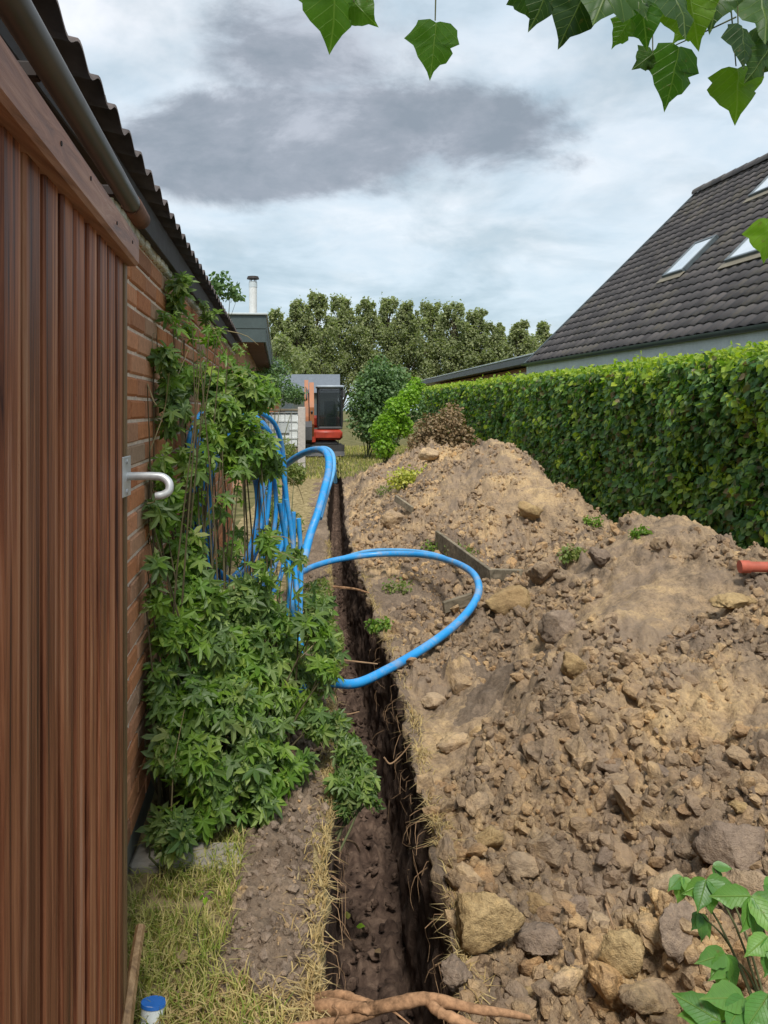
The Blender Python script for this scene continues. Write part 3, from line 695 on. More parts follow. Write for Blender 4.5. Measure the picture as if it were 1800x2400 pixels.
# local frame: -y towards the camera along the eave, +x across to the ridge
RUN, RISE, LEN = 4.45, 4.30, 15.0
slope = math.hypot(RUN, RISE); sa = math.atan2(RISE, RUN)
def roofM(s, y, n=0.0):                   # point on roof plane: s metres up slope, y along, n along normal
    return (s*math.cos(sa)-n*math.sin(sa), y, E[2]+s*math.sin(sa)+n*math.cos(sa))
mb = MB(); q = [roofM(-.05, .0, -.05), roofM(slope, .0, -.05), roofM(slope, -LEN, -.05), roofM(-.05, -LEN, -.05)]
back = [(2*RUN-p[0], p[1], p[2]) for p in q]
mb.add(q, [(0, 1, 2, 3)]); mb.add(back, [(0, 3, 2, 1)]); mb.build('roof_underlay', M_darkw, hr)
MB().box((.55, -LEN+.3, 0), (2*RUN-.55, -.25, 2.45)).build('wall', plain('buff_brick_wall', (.42, .26, .15), .9, .1, var=.2, sc=30), hr)
mb = MB(); mb.prism([(.55, 2.45), (2*RUN-.55, 2.45), (RUN, E[2]+RISE-.12)], 1, -.32, -.25); mb.build('gable_wall', M_darkw, hr)
# skylight spots by their photo corners
hrM = Matrix.Translation((E[0], E[1], 0)) @ Matrix.Rotation(HA, 4, 'Z'); hrI = hrM.inverted()
def on_roof(px, py):
    o = hrI @ Vector((0, 0, CAMZ)); p1 = hrI @ Vector(tuple(at(px, py, 10))); dv = p1-o
    nn = Vector((-math.sin(sa), 0, math.cos(sa))); p0 = Vector((0, 0, E[2])); t = (p0-o).dot(nn)/dv.dot(nn); h = o+dv*t
    return h.x/math.cos(sa), h.y
s0, y0 = on_roof(1556, 655); s1, y1 = on_roof(1630, 578); sa_, ya_ = on_roof(1601, 640); s2, y2 = on_roof(1703, 620); s3, y3 = on_roof(1790, 440)
print('SKY', s0, y0, s1, y1, sa_, ya_, s2, y2, s3, y3)
SK = [(s0, y0, .72, 1.02), (s2, y2, 1.05, 1.02), (s3-.3, y3+.1, .8, 1.1)]
TW, TR = .25, .262
def pantile():
    n = 9; u = np.linspace(0, 1, n); prof = .026*np.sin(u*2*math.pi-.5)*.5+.014*np.cos(u*math.pi*4)*.3
    V = []
    for s, e in ((0, .026), (TR+.05, .0)):
        for tz in (0, -.014):
            for a in range(n): V.append((s, -(u[a]*(TW+.012)), prof[a]+e+tz))
    Fc = []
    for a in range(n-1): Fc += [(a, a+1, 2*n+a+1, 2*n+a), (n+a, 3*n+a, 3*n+a+1, n+a+1), (a, n+a, n+a+1, a+1)]
    return np.array(V, float), np.array(Fc)
PT, PF = pantile(); RY = Matrix.Rotation(-sa, 4, 'Y')
ptm = npmesh('roof_tile', PT, PF, M_tile, True)
tl = []; rows = int(slope/TR)
for j in range(rows+1):
    for k in range(int(LEN/TW)):
        s, y = j*TR, -k*TW
        if s+TR > slope+.12: continue
        if any((s+TR*.6 > a-.04 and s+TR*.4 < a+hh+.08 and y-TW*.5 < b+.05 and y-TW*.5 > b-ww-.05) for a, b, ww, hh in SK): continue
        tl.append((s, y))
def view_d(y): return -y
vis = sorted([t for t in tl if t[1] > -9.4+0*t[0]], key=lambda t: t[1]); ind = set(vis[:300])
RYn = np.array(RY.to_3x3())
for s, y in ind:
    o = link('roof_tile', ptm, hr, roofM(s, y, random.uniform(0, .004))); o.rotation_euler = (random.uniform(-.01, .01), -sa, 0)
ot = [t for t in tl if t not in ind]
P = np.array([roofM(s, y, random.uniform(0, .004)) for s, y in ot]); V, Fc = scatter(PT, PF, P, np.repeat(RYn[None], len(ot), 0), np.ones(len(ot)))
tag(link('roof_tiles', npmesh('roof_tiles', V, Fc, M_tile, True), hr), kind='stuff')
b_ = MB()
for k in range(38):
    y = -k*.40; pts = [(RUN+.15*math.cos(a), y+.0, E[2]+RISE-.01+.13*math.sin(a)) for a in np.linspace(-.3, math.pi+.3, 9)]
    p2 = [(p[0], y-.41, p[2]+.012) for p in pts]; b_ = MB().add(pts+p2, [(i, i+1, i+10, i+9) for i in range(8)]); b_.build('ridge_tile', M_tile, hr, True)
# verge boards, gutter, fascia, soffit
mb = MB(); r = [roofM(-.08, .03, .045), roofM(slope+.02, .03, .045), roofM(slope+.02, .03, -.16), roofM(-.08, .03, -.16)]
mb.add(r+[(p[0], p[1]-.035, p[2]) for p in r], [(0,1,2,3),(7,6,5,4),(0,4,5,1),(1,5,6,2),(2,6,7,3),(3,7,4,0)]); mb.build('verge_board', M_zinc, hr)
gb = MB(); n = 10
pts = [(-.075+.07*math.cos(a), E[2]-.02+.07*math.sin(a)) for a in np.linspace(math.pi, 2*math.pi, n)]; inn = [(-.075+.062*math.cos(a), E[2]-.02+.062*math.sin(a)) for a in np.linspace(2*math.pi, math.pi, n)]
gb.prism(pts+inn, 1, .05, -LEN); gb.build('gutter', M_zinc, hr, True)
MB().box((-.005, -LEN, E[2]-.30), (.02, .02, E[2]-.06), .004).build('fascia', M_lgrey, hr)
MB().box((.022, -LEN, E[2]-.29), (.56, .0, E[2]-.265)).build('soffit', M_darkw, hr)
# skylights
mg, ntg, bg_ = mat('skylight_glass', .04, .9); bg_.inputs['Base Color'].default_value = (.42, .47, .50, 1); bg_.inputs['Metallic'].default_value = .6; M_glass = mg
tg = NT(ntg); tg.L.new(tg.ramp(tg.noise(tg.pos(), 2.0, 3, .5), [(.3, (.66, .72, .76)), (.7, (.82, .86, .88))]), bg_.inputs['Base Color'])
M_tan = plain('tan_lead_flashing', (.20, .175, .13), .7, .3, var=.2)
for i, (s, y, w, h) in enumerate(SK):
    sk = bpy.data.objects.new('skylight', None); COL.objects.link(sk); sk.parent = hr; sk.location = roofM(s, y, .0); sk.rotation_euler = (0, -sa, 0)
    t = .055
    for lo, hi in (((0, -w, 0), (t, 0, .09)), ((h-t, -w, 0), (h, 0, .09)), ((t, -t, 0), (h-t, 0, .09)), ((t, -w, 0), (h-t, -w+t, .09))):
        MB().box(lo, hi, .006).build('frame', M_zinc, sk)
    MB().box((t, -w+t, .06), (h-t, -t, .075)).build('pane', M_glass, sk)
    MB().box((-.16, -w-.06, .032), (-.001, .06, .045), .003).build('flashing', M_tan, sk)
# flat roofed annex beyond
A0 = np.array([5.05, 19.6]); A1 = np.array([4.2, 38.0]); AA = math.atan2(A0[0]-A1[0], A1[1]-A0[1]); AL = np.linalg.norm(A1-A0)
an = empty('brick_annex', (A0[0], A0[1], 0), AA, 'low orange brick annex with flat dark edged roof beyond the tiled house', 'building')
MB().box((.35, 0, 0), (6, AL-2.2, 2.72)).build('wall', M_brick, an)
MB().box((.0, -.5, 2.76), (6.3, AL, 2.95), .01).build('roof_edge', M_zinc, an)
MB().box((-.03, -.55, 2.952), (6.35, AL+.03, 2.99), .006).build('roof_trim', M_lgrey, an)
MB().box((.3, 1.0, 2.2), (.349, 3.6, 2.60), .01).build('wall_panel', plain('cream_panel', (.5, .42, .28), .7, .2), an)

# ------------------------------------------------------------------ leaves
def leaf_simple():                        # folded pointed oval, tip along +y, face +z
    V = np.array([(0,0,0),(.30,.28,.07),(.34,.55,.07),(0,1,-.06),(-.34,.55,.07),(-.30,.28,.07),(0,.5,0)], float)
    return V, np.array([(0,1,6),(1,2,6),(2,3,6),(3,4,6),(4,5,6),(5,0,6)])
def leaf_palm(lobes=5, seed=0):           # palmate leaf with deep pointed lobes
    V = [(0, 0, 0)]; r = np.random.default_rng(seed); ang = np.linspace(-115, 115, lobes); ln = [.62, .88, 1.0, .88, .62] if lobes == 5 else [.8, 1, .8]
    out = []
    for i, (a, l) in enumerate(zip(ang, ln)):
        l *= r.uniform(.92, 1.08)
        for da, rr, zz in ((-20, .46*l, .02), (-13, .70*l, .0), (0, l, -.12), (13, .70*l, .0), (20, .46*l, .02)):
            t = math.radians(a+da); out.append((rr*math.sin(t), rr*math.cos(t), zz))
        if i < lobes-1:
            t = math.radians((a+ang[i+1])/2); out.append((.30*math.sin(t), .30*math.cos(t), .04))
    V += out; n = len(out); return np.array(V, float), np.array([(0, i+1, i+2) for i in range(n-1)])
def leaf_ivy(seed=0):                     # broad lobed leaf, tip along +y, denser, slightly curled
    r = np.random.default_rng(seed)
    pts = [(0,.07),(.14,.0),(.34,.02),(.47,.13),(.50,.27),(.60,.40),(.47,.52),(.45,.62),(.34,.76),(.18,.90),(.08,1.04),(0,1.22)]
    rt = [(x*r.uniform(.85, 1.15), y) for x, y in pts[:-1]]; lf = [(-x*r.uniform(.8, 1.15), y*r.uniform(.92, 1.08)) for x, y in reversed(pts[1:-1])]
    ring = rt+[pts[-1]]+lf; n = len(ring); c = (0, .45)
    V = [(0, .45, .05)]
    for k in (.5, 1.0):
        for x, y in ring:
            X, Y = c[0]+(x-c[0])*k, c[1]+(y-c[1])*k; V.append((X, Y, .06-.35*(abs(X)**1.5)-.16*(Y-.4)**2+.035*r.normal()*k+.05*math.sin(X*9+Y*4)))
    Fc = [(0, 1+i, 1+(i+1) % n, 1+(i+1) % n) for i in range(n)]+[(1+i, 1+n+i, 1+n+(i+1) % n, 1+(i+1) % n) for i in range(n)]
    F3 = []
    for a, b, c_, d in Fc:
        F3.append((a, b, c_)); 
        if c_ != d: F3.append((a, c_, d))
    return np.array(V, float), np.array(F3)
def leaf_long(seed=0):                    # toothed pointed leaflet
    r = np.random.default_rng(seed); R = [(0, 0)]; 
    ys = np.linspace(.08, .95, 8); w = .30*np.sin(np.clip(ys, 0, 1)**.75*math.pi)**.8
    V = []; 
    for s in (-1, 0, 1):
        for y, ww in zip(ys, w): V.append((s*ww*(1+.1*r.normal()), y, (.0 if s == 0 else .07)-.16*y*y))
    V = [(0, 0, 0)]+V+[(0, 1.08, -.2)]; n = 8; Fc = []
    for i in range(n-1):
        a, b, c = 1+i, 1+n+i, 1+2*n+i; Fc += [(a, b, b+1), (a, b+1, a+1), (b, c, c+1), (b, c+1, b+1)]
    Fc += [(0, 1+n, 1), (0, 1+2*n, 1+n), (n, 2*n, 3*n+1), (2*n, 3*n, 3*n+1)]
    return np.array(V, float), np.array(Fc)
def orient(n, out=None, up=.6, spread=.7, r=rng, droop=.3):    # leaf frames: z = leaf normal, y = tip direction
    N = r.normal(size=(n, 3))*spread; N[:, 2] += up
    if out is not None: N += out
    N /= np.linalg.norm(N, axis=1)[:, None]
    T = r.normal(size=(n, 3)); T[:, 2] -= droop*2
    if out is not None: T += out*.8
    T -= (T*N).sum(1)[:, None]*N; T /= np.linalg.norm(T, axis=1)[:, None]; X = np.cross(T, N)
    return np.stack([X, T, N], -1)
def leaf_objs(T, Tf, P, R, S, m, parent, name='leaf', nv=1):
    me = [npmesh(name, t, f, m, False) for t, f in (T if isinstance(T, list) else [(T, Tf)])]
    for i in range(len(P)):
        o = link(name, me[i % len(me)], parent)
        M4 = Matrix([list(map(float, R[i][k]*S[i]))+[float(P[i][k])] for k in range(3)]+[[0, 0, 0, 1]]); o.matrix_local = M4
def foliage(name, T, Tf, P, R, S, m, parent, split=300, key=None):
    P = np.asarray(P); idx = np.arange(len(P))
    if split:
        idx = np.argsort(P[:, 1] if key is None else key); a = idx[:split]
        leaf_objs(T, Tf, P[a], R[a], S[a], m, parent); idx = idx[split:]
    V, Fc = scatter(T, Tf, P[idx], R[idx], S[idx]); o = link(name, npmesh(name, V, Fc, m, False), parent); tag(o, kind='stuff'); return o

# ------------------------------------------------------------------ hedge
HX = 3.75
def build_hedge():
    r = np.random.default_rng(21)
    hd = empty('hedge', (HX+.5, 15, 0), 0, 'long clipped green hedge along the right side with yellow green top', 'hedge')
    hd_off = np.array([HX+.5, 15, 0])
    top = lambda d: ip(d, [0, 7, 14, 33], [2.04, 2.05, 2.15, 2.42])
    # dark core sheet, shade inside the hedge put into its colour
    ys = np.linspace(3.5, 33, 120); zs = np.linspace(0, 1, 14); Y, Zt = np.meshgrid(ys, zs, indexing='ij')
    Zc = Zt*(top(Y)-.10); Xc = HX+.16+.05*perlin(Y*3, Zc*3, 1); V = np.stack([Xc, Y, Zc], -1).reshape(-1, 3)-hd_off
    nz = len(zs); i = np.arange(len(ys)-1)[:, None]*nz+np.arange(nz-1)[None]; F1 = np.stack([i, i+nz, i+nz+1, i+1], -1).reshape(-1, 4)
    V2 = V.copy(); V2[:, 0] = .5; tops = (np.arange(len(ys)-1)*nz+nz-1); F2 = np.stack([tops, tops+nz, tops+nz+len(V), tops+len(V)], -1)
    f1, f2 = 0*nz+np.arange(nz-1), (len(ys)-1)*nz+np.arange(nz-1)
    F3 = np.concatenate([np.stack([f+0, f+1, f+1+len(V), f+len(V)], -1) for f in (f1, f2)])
    link('dark_core', npmesh('dark_core', np.concatenate([V, V2]), np.concatenate([F1, F2, F3, F1[:, ::-1]+len(V)]), plain('hedge_inside', (.018, .026, .012), .95, .05, var=.5, sc=8), True), hd)
    n = 46000; u = r.uniform(0, 1, n); d = 4.6*(33/4.6)**u; z = r.uniform(0, 1, n)**.9*top(d)
    bulge = .15*perlin(d*1.3, z*1.3, 1.5)+.13*perlin(d*4, z*4, 3)+.05*perlin(d*9, z*9, 3)
    x = HX+bulge-r.uniform(-.12, .06, n)*1.0; x -= .0
    x += .06*(z < .15)
    P = np.stack([x, d, z], -1); out = np.repeat(np.array([[-1.0, -.15, 0]]), n, 0)
    R = orient(n, out, .55, .62, r, .5); S = (.058+.044*r.uniform(0, 1, n))*(1+.022*(d-5)); T, Tf = leaf_simple()
    keep = z < top(d)-.02; P, R, S = P[keep]-hd_off, R[keep], S[keep]
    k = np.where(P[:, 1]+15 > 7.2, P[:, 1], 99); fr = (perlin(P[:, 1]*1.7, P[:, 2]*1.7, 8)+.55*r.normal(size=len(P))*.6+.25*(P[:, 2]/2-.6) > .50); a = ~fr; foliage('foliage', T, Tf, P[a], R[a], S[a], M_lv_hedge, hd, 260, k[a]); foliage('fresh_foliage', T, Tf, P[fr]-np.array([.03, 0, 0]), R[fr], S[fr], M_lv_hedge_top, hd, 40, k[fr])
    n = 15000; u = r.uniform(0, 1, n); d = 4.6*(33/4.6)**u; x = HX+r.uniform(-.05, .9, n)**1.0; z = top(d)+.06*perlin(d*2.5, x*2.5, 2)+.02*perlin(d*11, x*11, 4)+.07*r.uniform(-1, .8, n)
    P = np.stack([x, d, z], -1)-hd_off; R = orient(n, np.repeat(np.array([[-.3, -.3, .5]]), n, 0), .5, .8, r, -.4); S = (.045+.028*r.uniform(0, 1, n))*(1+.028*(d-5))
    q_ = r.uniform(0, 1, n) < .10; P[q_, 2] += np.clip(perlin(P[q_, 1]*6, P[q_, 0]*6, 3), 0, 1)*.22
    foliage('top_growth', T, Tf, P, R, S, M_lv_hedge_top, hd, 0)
    mb = MB()
    for k in range(40):
        yy = 5+k*.7; xx = .55-.5+random.uniform(-.05, .1)-.3; mb.tube([(xx-.2+.3, yy-15, 0), (xx-.15+.3, yy-15+random.uniform(-.1, .1), .5)], .014, 6)
    mb.build('stems', M_bark, hd)
build_hedge()

# ------------------------------------------------------------------ far trees
def blob_tree(name, base, h, crownw, label, cat, m, n, lsz, trunk_r, group=None, crown0=.25, lumps=26, seed=0, lf=leaf_simple, squash=1.0, topy=.2):
    r = np.random.default_rng(seed); t = empty(name, base, 0, label, cat, group)
    mb = MB(); mb.tube([(0, 0, 0), (r.normal()*.02*h, 0, h*.4), (r.normal()*.03*h, 0, h*.85)], [trunk_r, trunk_r*.7, trunk_r*.2], 8); mb.build('trunk', M_bark, t, True)
    mb = MB(); C = []
    for i in range(lumps):
        zz = crown0+(1-crown0)*(i+.5)/lumps; w = crownw*math.sin(min(1, (zz-crown0+.08)/(1-crown0)*1.02)*math.pi*.86+.25)**.6*.5
        a = r.uniform(0, 6.28); rr = w*math.sqrt(r.uniform(0, 1)); C.append((rr*math.cos(a), rr*math.sin(a)*squash, zz*h, w*(.40 if lumps < 100 else r.uniform(.15, .36))+.03*h*topy))
        if i % 2 == 0: mb.tube([(0, 0, max(zz-.22, .1)*h), (rr*math.cos(a)*.6, rr*math.sin(a)*.6, (zz-.06)*h), C[-1][:3]], [trunk_r*.35, trunk_r*.2, trunk_r*.06], 5)
    mb.build('limbs', M_bark, t)
    C = np.array(C); k = r.integers(0, len(C), n); v = r.normal(size=(n, 3)); v /= np.linalg.norm(v, axis=1)[:, None]; rad = r.uniform(.15, 1, n)**.5 if lumps < 100 else np.abs(r.normal(size=n))*.62
    P = C[k, :3]+v*(rad*C[k, 3])[:, None]*np.array([1, 1, 1.25 if lumps < 100 else 1.5]); R = orient(n, v*.8, .4, .7, r, .2); S = lsz*r.uniform(.6, 1.3, n); T, Tf = lf()
    V, Fc = scatter(T, Tf, P, R, S); o = link('crown', npmesh('crown', V, Fc, m, False), t); return t
TL = [(650, 722, 'short round tree at the left end of the distant row, beside the green fascia', 62), (700, 700, 'tree just right of the short round one in the distant row', 66), (742, 682, 'tallest pointed crown in the distant tree row', 82), (800, 690, 'broad crown right of the tallest pointed one in the distant row', 84), (858, 697, 'tree left of centre of the distant row, above the excavator side bush', 78), (912, 692, 'tree in the centre of the distant row with a narrow top', 80),
      (958, 704, 'tree just right of the narrow topped one in the distant row', 76), (1010, 702, 'dense tree behind the bright green bushes in the distant row', 82), (1065, 704, 'dark full tree right of centre of the distant row', 84), (1118, 722, 'last tall tree before the row drops to the right', 78), (1165, 755, 'low gappy tree in the dip of the distant row', 56), (1218, 748, 'small round tree above the annex roof end', 62), (1272, 752, 'rightmost distant tree, half behind the tiled roof', 58)]
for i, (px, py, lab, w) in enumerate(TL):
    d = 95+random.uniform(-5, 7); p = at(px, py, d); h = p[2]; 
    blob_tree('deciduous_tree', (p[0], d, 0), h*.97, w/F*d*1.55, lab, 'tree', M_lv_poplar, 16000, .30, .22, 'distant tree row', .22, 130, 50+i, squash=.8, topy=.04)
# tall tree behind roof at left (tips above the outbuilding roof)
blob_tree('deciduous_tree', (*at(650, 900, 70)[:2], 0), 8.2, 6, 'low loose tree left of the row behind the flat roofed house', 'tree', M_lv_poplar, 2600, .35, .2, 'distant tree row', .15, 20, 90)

# far houses
fh = empty('distant_shed', at(742, 960, 62)*np.array([1, 1, 0]), 0, 'long low grey roofed shed far behind the excavator', 'shed')
MB().box((-3.6, 0, 0), (1.7, 4, 2.9)).build('wall', plain('dark_wall', (.10, .11, .10), .8, .2, var=.1), fh)
MB().prism([(-.3, 2.9), (2.2, 4.5), (4.3, 2.9)], 0, -3.8, 1.9).build('roof', plain('grey_roof_sheet', (.13, .15, .175), .6, .3, var=.15), fh)
for k in range(2): MB().box((-2.8+k*2.4, -.03, .9), (-1.8+k*2.4, -.002, 2.0), .01).build('window', M_zinc, fh)
dh = empty('dark_roofed_house', at(640, 960, 46)*np.array([1, 1, 0]), 0, 'distant house with dark gable roof peeping right of the green fascia', 'house')
MB().box((-6, 0, 0), (.0, 5, 4.2)).build('wall', M_brick, dh)
MB().prism([(-6.4, 4.1), (.75, 3.9), (-.9, 5.5), (-3, 6.0)], 1, -.3, 5.5).build('roof', M_zinc, dh)

# ------------------------------------------------------------------ bushes further along
def bush(name, base, blobs, m, n, lsz, label, cat='bush', lf=leaf_simple, seed=0, stem=M_stem, up=.5, group=None, split=0, mid=None):
    r = np.random.default_rng(seed); base = np.array(base, float); t = empty(name, base, 0, label, cat, group)
    B = np.array([(*np.array(b[:3])-base, b[3]) for b in blobs]); w = B[:, 3]**2; k = r.choice(len(B), n, p=w/w.sum())
    v = r.normal(size=(n, 3)); v /= np.linalg.norm(v, axis=1)[:, None]; P = B[k, :3]+v*(B[k, 3]*r.uniform(.05, 1, n)**.45)[:, None]
    R = orient(n, v*.7, up, .7, r, .2); S = lsz*r.uniform(.55, 1.3, n); T, Tf = lf()
    g = surf(P[:, 0]+base[0], P[:, 1]+base[1]); P[:, 2] = np.where(g > -.5, np.maximum(P[:, 2]+base[2], g+.02), P[:, 2]+base[2])-base[2]
    foliage('foliage', T, Tf, P, R, S, m, t, split, None)
    mb = MB()
    for b in B: mb.tube(spline([(r.normal()*.05, r.normal()*.05, -.03), (b[0]*.5+r.normal()*.05, b[1]*.5, b[2]*.55), b[:3]], 6), [(.0018+.06*b[3] if b[3] < .2 else .014*max(1, b[3]*1.6))*q for q in (1, .9, .8, .6, .4, .2)], 6)
    mb.build('stem', stem, t)
    return t
def PB(l): return [(*at(px, py, d), w/F*d) for px, py, d, w in l]
bush('leafy_bush', (*at(860, 1040, 24)[:2], .0), PB([(868, 930, 24, 52), (890, 870, 24, 38), (905, 930, 24.5, 55), (860, 990, 24, 46), (945, 950, 25, 55), (872, 900, 24.2, 42), (930, 890, 25, 36), (835, 955, 24.5, 26), (895, 1000, 24, 55)]), M_lv_bush, 9000, .11, 'big pale green bush right of the excavator', seed=31)
bush('bright_bush', (*at(905, 1075, 15)[:2], .5), PB([(905, 1000, 15, 30), (930, 960, 15.2, 32), (960, 930, 15.5, 26), (900, 1045, 15, 28), (885, 1010, 15, 18), (945, 1000, 15.3, 24), (975, 905, 15.8, 20)]), M_lv_bright, 3600, .07, 'bright yellow green upright plants on the end of the heap', 'plant', seed=32)
bush('dead_bush', (*at(1030, 1080, 13)[:2], .75), PB([(1010, 1010, 13, 42), (1050, 1000, 13.2, 46), (1085, 1030, 13.3, 34), (985, 1045, 13, 34), (1030, 1050, 13, 40), (1060, 970, 13.6, 28)]), M_lv_dry, 3800, .06, 'dead brown bush with withered leaves in front of the hedge end', seed=33, stem=M_bark)
bush('leafy_bush', (*at(640, 1000, 17)[:2], 0), PB([(620, 900, 22.5, 42), (665, 915, 23, 34), (590, 900, 16, 36), (695, 925, 23.5, 24), (650, 870, 24, 34)]), M_lv_bush, 3400, .08, 'green bush between the house wall and the excavator above the water tank', seed=34)
bush('sprig', (*at(540, 740, 12)[:2], 2.3), PB([(515, 660, 12, 26), (540, 680, 12, 26), (500, 690, 12, 26), (560, 690, 12.2, 14)]), M_lv_bush, 300, .09, 'wispy treetop sticking up behind the edge of the corrugated roof', 'tree', seed=35)
# yellowing weeds on the heap
for i, (px, py, w, n, m, lab) in enumerate(((955, 1128, 50, 650, M_lv_yellow, 'yellowing weed clump on top of the far heap left of its hump'), (905, 1150, 26, 160, M_lv_weed, 'small green weed below the yellowing clump'), (1390, 1222, 26, 160, M_lv_fresh, 'bright green weed at the hedge foot on the heap saddle'), (1340, 1300, 34, 220, M_lv_weed, 'low weeds left of the dark pointed clod'), (1500, 1250, 28, 140, M_lv_fresh, 'lime green seedling at the hedge foot'),
     (1080, 1300, 44, 200, M_lv_weed, 'grassy tuft behind the angled board'), (930, 1380, 40, 150, M_lv_weed, 'sparse weeds inside the near blue pipe loop'), (890, 1545, 36, 220, M_lv_fresh, 'green sprig bending over the trench beside the near blue pipe'), (1010, 1285, 30, 90, M_lv_fresh, 'small shoot beside the far end of the board'))):
    p = hit(px, py+8); r_ = w/F*p[1]
    bush('weed', p, [(p[0], p[1], p[2]+r_*.3, r_*.6), (p[0]+r_*.5, p[1], p[2]+r_*.25, r_*.5), (p[0]-r_*.5, p[1], p[2]+r_*.25, r_*.5)], m, n, .03 if i else .045, lab, 'weed', seed=60+i)

# ------------------------------------------------------------------ climbing shrub on the left
def build_shrub():
    r = np.random.default_rng(77)
    B = [(400,700,3.4,58),(365,770,3.1,50),(430,790,3.6,55),(480,730,4.4,36),(360,860,3.0,46),(430,880,3.5,60),(500,860,4.4,50),(385,960,3.1,56),(470,970,3.8,56),(555,830,6.5,30),(550,960,5.4,50),(350,1060,2.9,34),(350,1100,2.9,30),(430,1070,3.4,60),(520,1050,5.2,50),
         (380,1180,2.95,44),(350,1250,2.9,26),(455,1190,3.5,56),(440,1300,3.1,64),(520,1290,3.6,54),(600,1140,5.0,56),(640,1200,5.4,40),(590,1290,4.2,56),(650,1330,4.6,50),(470,1400,3.0,66),(560,1420,3.4,70),(640,1440,3.9,62),(400,1480,2.85,50),(370,1600,2.8,44),(480,1520,2.95,72),(580,1540,3.2,76),(670,1550,3.6,66),(430,1650,2.8,70),(530,1660,2.9,76),(630,1670,3.1,74),(700,1640,3.4,52),(460,1780,2.75,74),(560,1790,2.85,72),(640,1790,3.0,62),(400,1760,2.72,48),(690,1790,3.05,40),(500,1000,3.5,40),(560,1060,3.6,44),(610,1090,3.8,40),(560,930,3.8,38),(590,1350,3.4,44),(620,1260,3.5,36),(345,1180,2.8,26),(345,900,2.85,28),(340,1400,2.72,24),(345,1330,2.75,22),(690,1290,3.7,30),(700,1390,3.5,36),(730,1480,3.4,40),(760,1580,3.3,34),(740,1690,3.2,34),(520,1180,3.3,34),(470,1110,3.2,34),(660,1330,3.7,34),(480,1030,3.2,36),(640,1440,3.5,44),(740,1430,3.6,36),(770,1520,3.5,36),(505,905,3.6,36),(560,900,3.7,44),(610,920,3.8,44),(520,960,3.5,36),(570,1000,3.6,36),(610,1040,3.7,34),(640,1090,3.8,26),(560,1110,3.5,26),(500,770,3.9,34),(480,1880,2.72,56),(600,1880,2.8,48),(400,1940,2.65,42)]
    base = np.array([-.45, 3.0, 0.0]); t = empty('climbing_shrub', base, 0, 'tall leafy green shrub climbing the brick wall on the left', 'shrub')
    C = np.array(PB(B)); C[:, :3] -= base
    wx = lambda P: (-.50-.0717*(P[:, 1]+base[1]))+.03-base[0]
    n = 15000; w = np.array([b[3] for b in B], float)**1.7; k = r.choice(len(B), n, p=w/w.sum()); v = r.normal(size=(n, 3)); v /= np.linalg.norm(v, axis=1)[:, None]
    P = C[k, :3]+v*(C[k, 3]*r.uniform(.1, 1.12, n)**.5)[:, None]; P[:, 0] = np.maximum(P[:, 0], wx(P)+r.uniform(0, .05, n)); P[:, 2] = np.maximum(P[:, 2], .02+r.uniform(0, .05, n))
    g = .6*perlin(P[:, 0]*5, P[:, 1]*5, P[:, 2]*5)+.75*perlin(P[:, 0]*11, P[:, 1]*11, P[:, 2]*11+4); low = np.clip((1.25-P[:, 2])/.9, 0, 1)
    keep = (g > .13-.20*low); 
    qx = 785+F*(P[:, 0]+base[0])/(P[:, 1]+base[1]); qy = 960-F*(P[:, 2]+base[2]-CAMZ)/(P[:, 1]+base[1]); u_ = r.uniform(0, 1, len(P))
    for X0, X1, Y0, Y1 in ((470, 615, 1080, 1370), (640, 730, 1150, 1450), (440, 560, 930, 1080), (690, 830, 1580, 1660)): keep &= ~((qx > X0) & (qx < X1) & (qy > Y0) & (qy < Y1) & (u_ < .84))
    keep &= (u_ > .42*np.clip((P[:, 2]-.75)/.4, 0, 1))
    keep |= (qx > 480) & (qx < 680) & (qy > 870) & (qy < 1110) & (u_ > .45)
    P, v = P[keep], v[keep]; n = len(P)
    out = np.repeat(np.array([[.45, -.55, .1]]), n, 0)+v*.4
    R = orient(n, out, .45, .6, r, .55); S = .050*r.uniform(.45, 1.5, n)
    fresh = perlin(P[:, 0]*4+9, P[:, 1]*4, P[:, 2]*4)+.25*r.normal(size=n) > .02+.18*np.clip(1-P[:, 2], 0, 1)
    T, Tf = leaf_palm(5, 1); T2, Tf2 = leaf_palm(5, 5)
    a = ~fresh; foliage('foliage', T, Tf, P[a], R[a], S[a], M_lv_shrub, t, 200, None)
    foliage('fresh_foliage', T2, Tf2, P[fresh], R[fresh], S[fresh]*.95, M_lv_fresh, t, 100, None)
    mb = MB()
    for i in range(len(B)):
        c = C[i, :3]; s0 = np.array([np.clip(c[0], -.25, .25)*.7+r.normal()*.05, c[1]*.75+r.normal()*.06, 0]); s0[0] = max(s0[0], -.2-.0717*s0[1])
        m_ = (s0+c)/2+r.normal(size=3)*.05; m_[2] = c[2]*.45; mb.tube(spline([s0, m_, c], 9), np.linspace(.008, .002, 9), 6)
    for i in range(16):
        x0 = r.uniform(-.24, -.06); y0 = r.uniform(-.2, .7); mb.tube(spline([(x0, y0, 0), (x0+r.normal()*.04, y0+.05, .7), (x0+r.normal()*.06, y0+.1, 1.5+r.uniform(0, .4))], 10), np.linspace(.007, .002, 10), 6)
    mb.build('stem', plain('shrub_stem', (.09, .075, .04), .85, .2, var=.4), t)
    mb = MB()
    for i in range(40):
        j = r.integers(0, len(B)); c = C[j, :3]; e = c+r.normal(size=3)*np.array([.09, .12, .16]); mb.tube(spline([c, (c+e)/2+r.normal(size=3)*.03, e], 6), np.linspace(.003, .001, 6), 5)
    tag(mb.build('twigs', plain('pale_twig', (.26, .21, .11), .85, .2, var=.3), t), kind='stuff')
build_shrub()
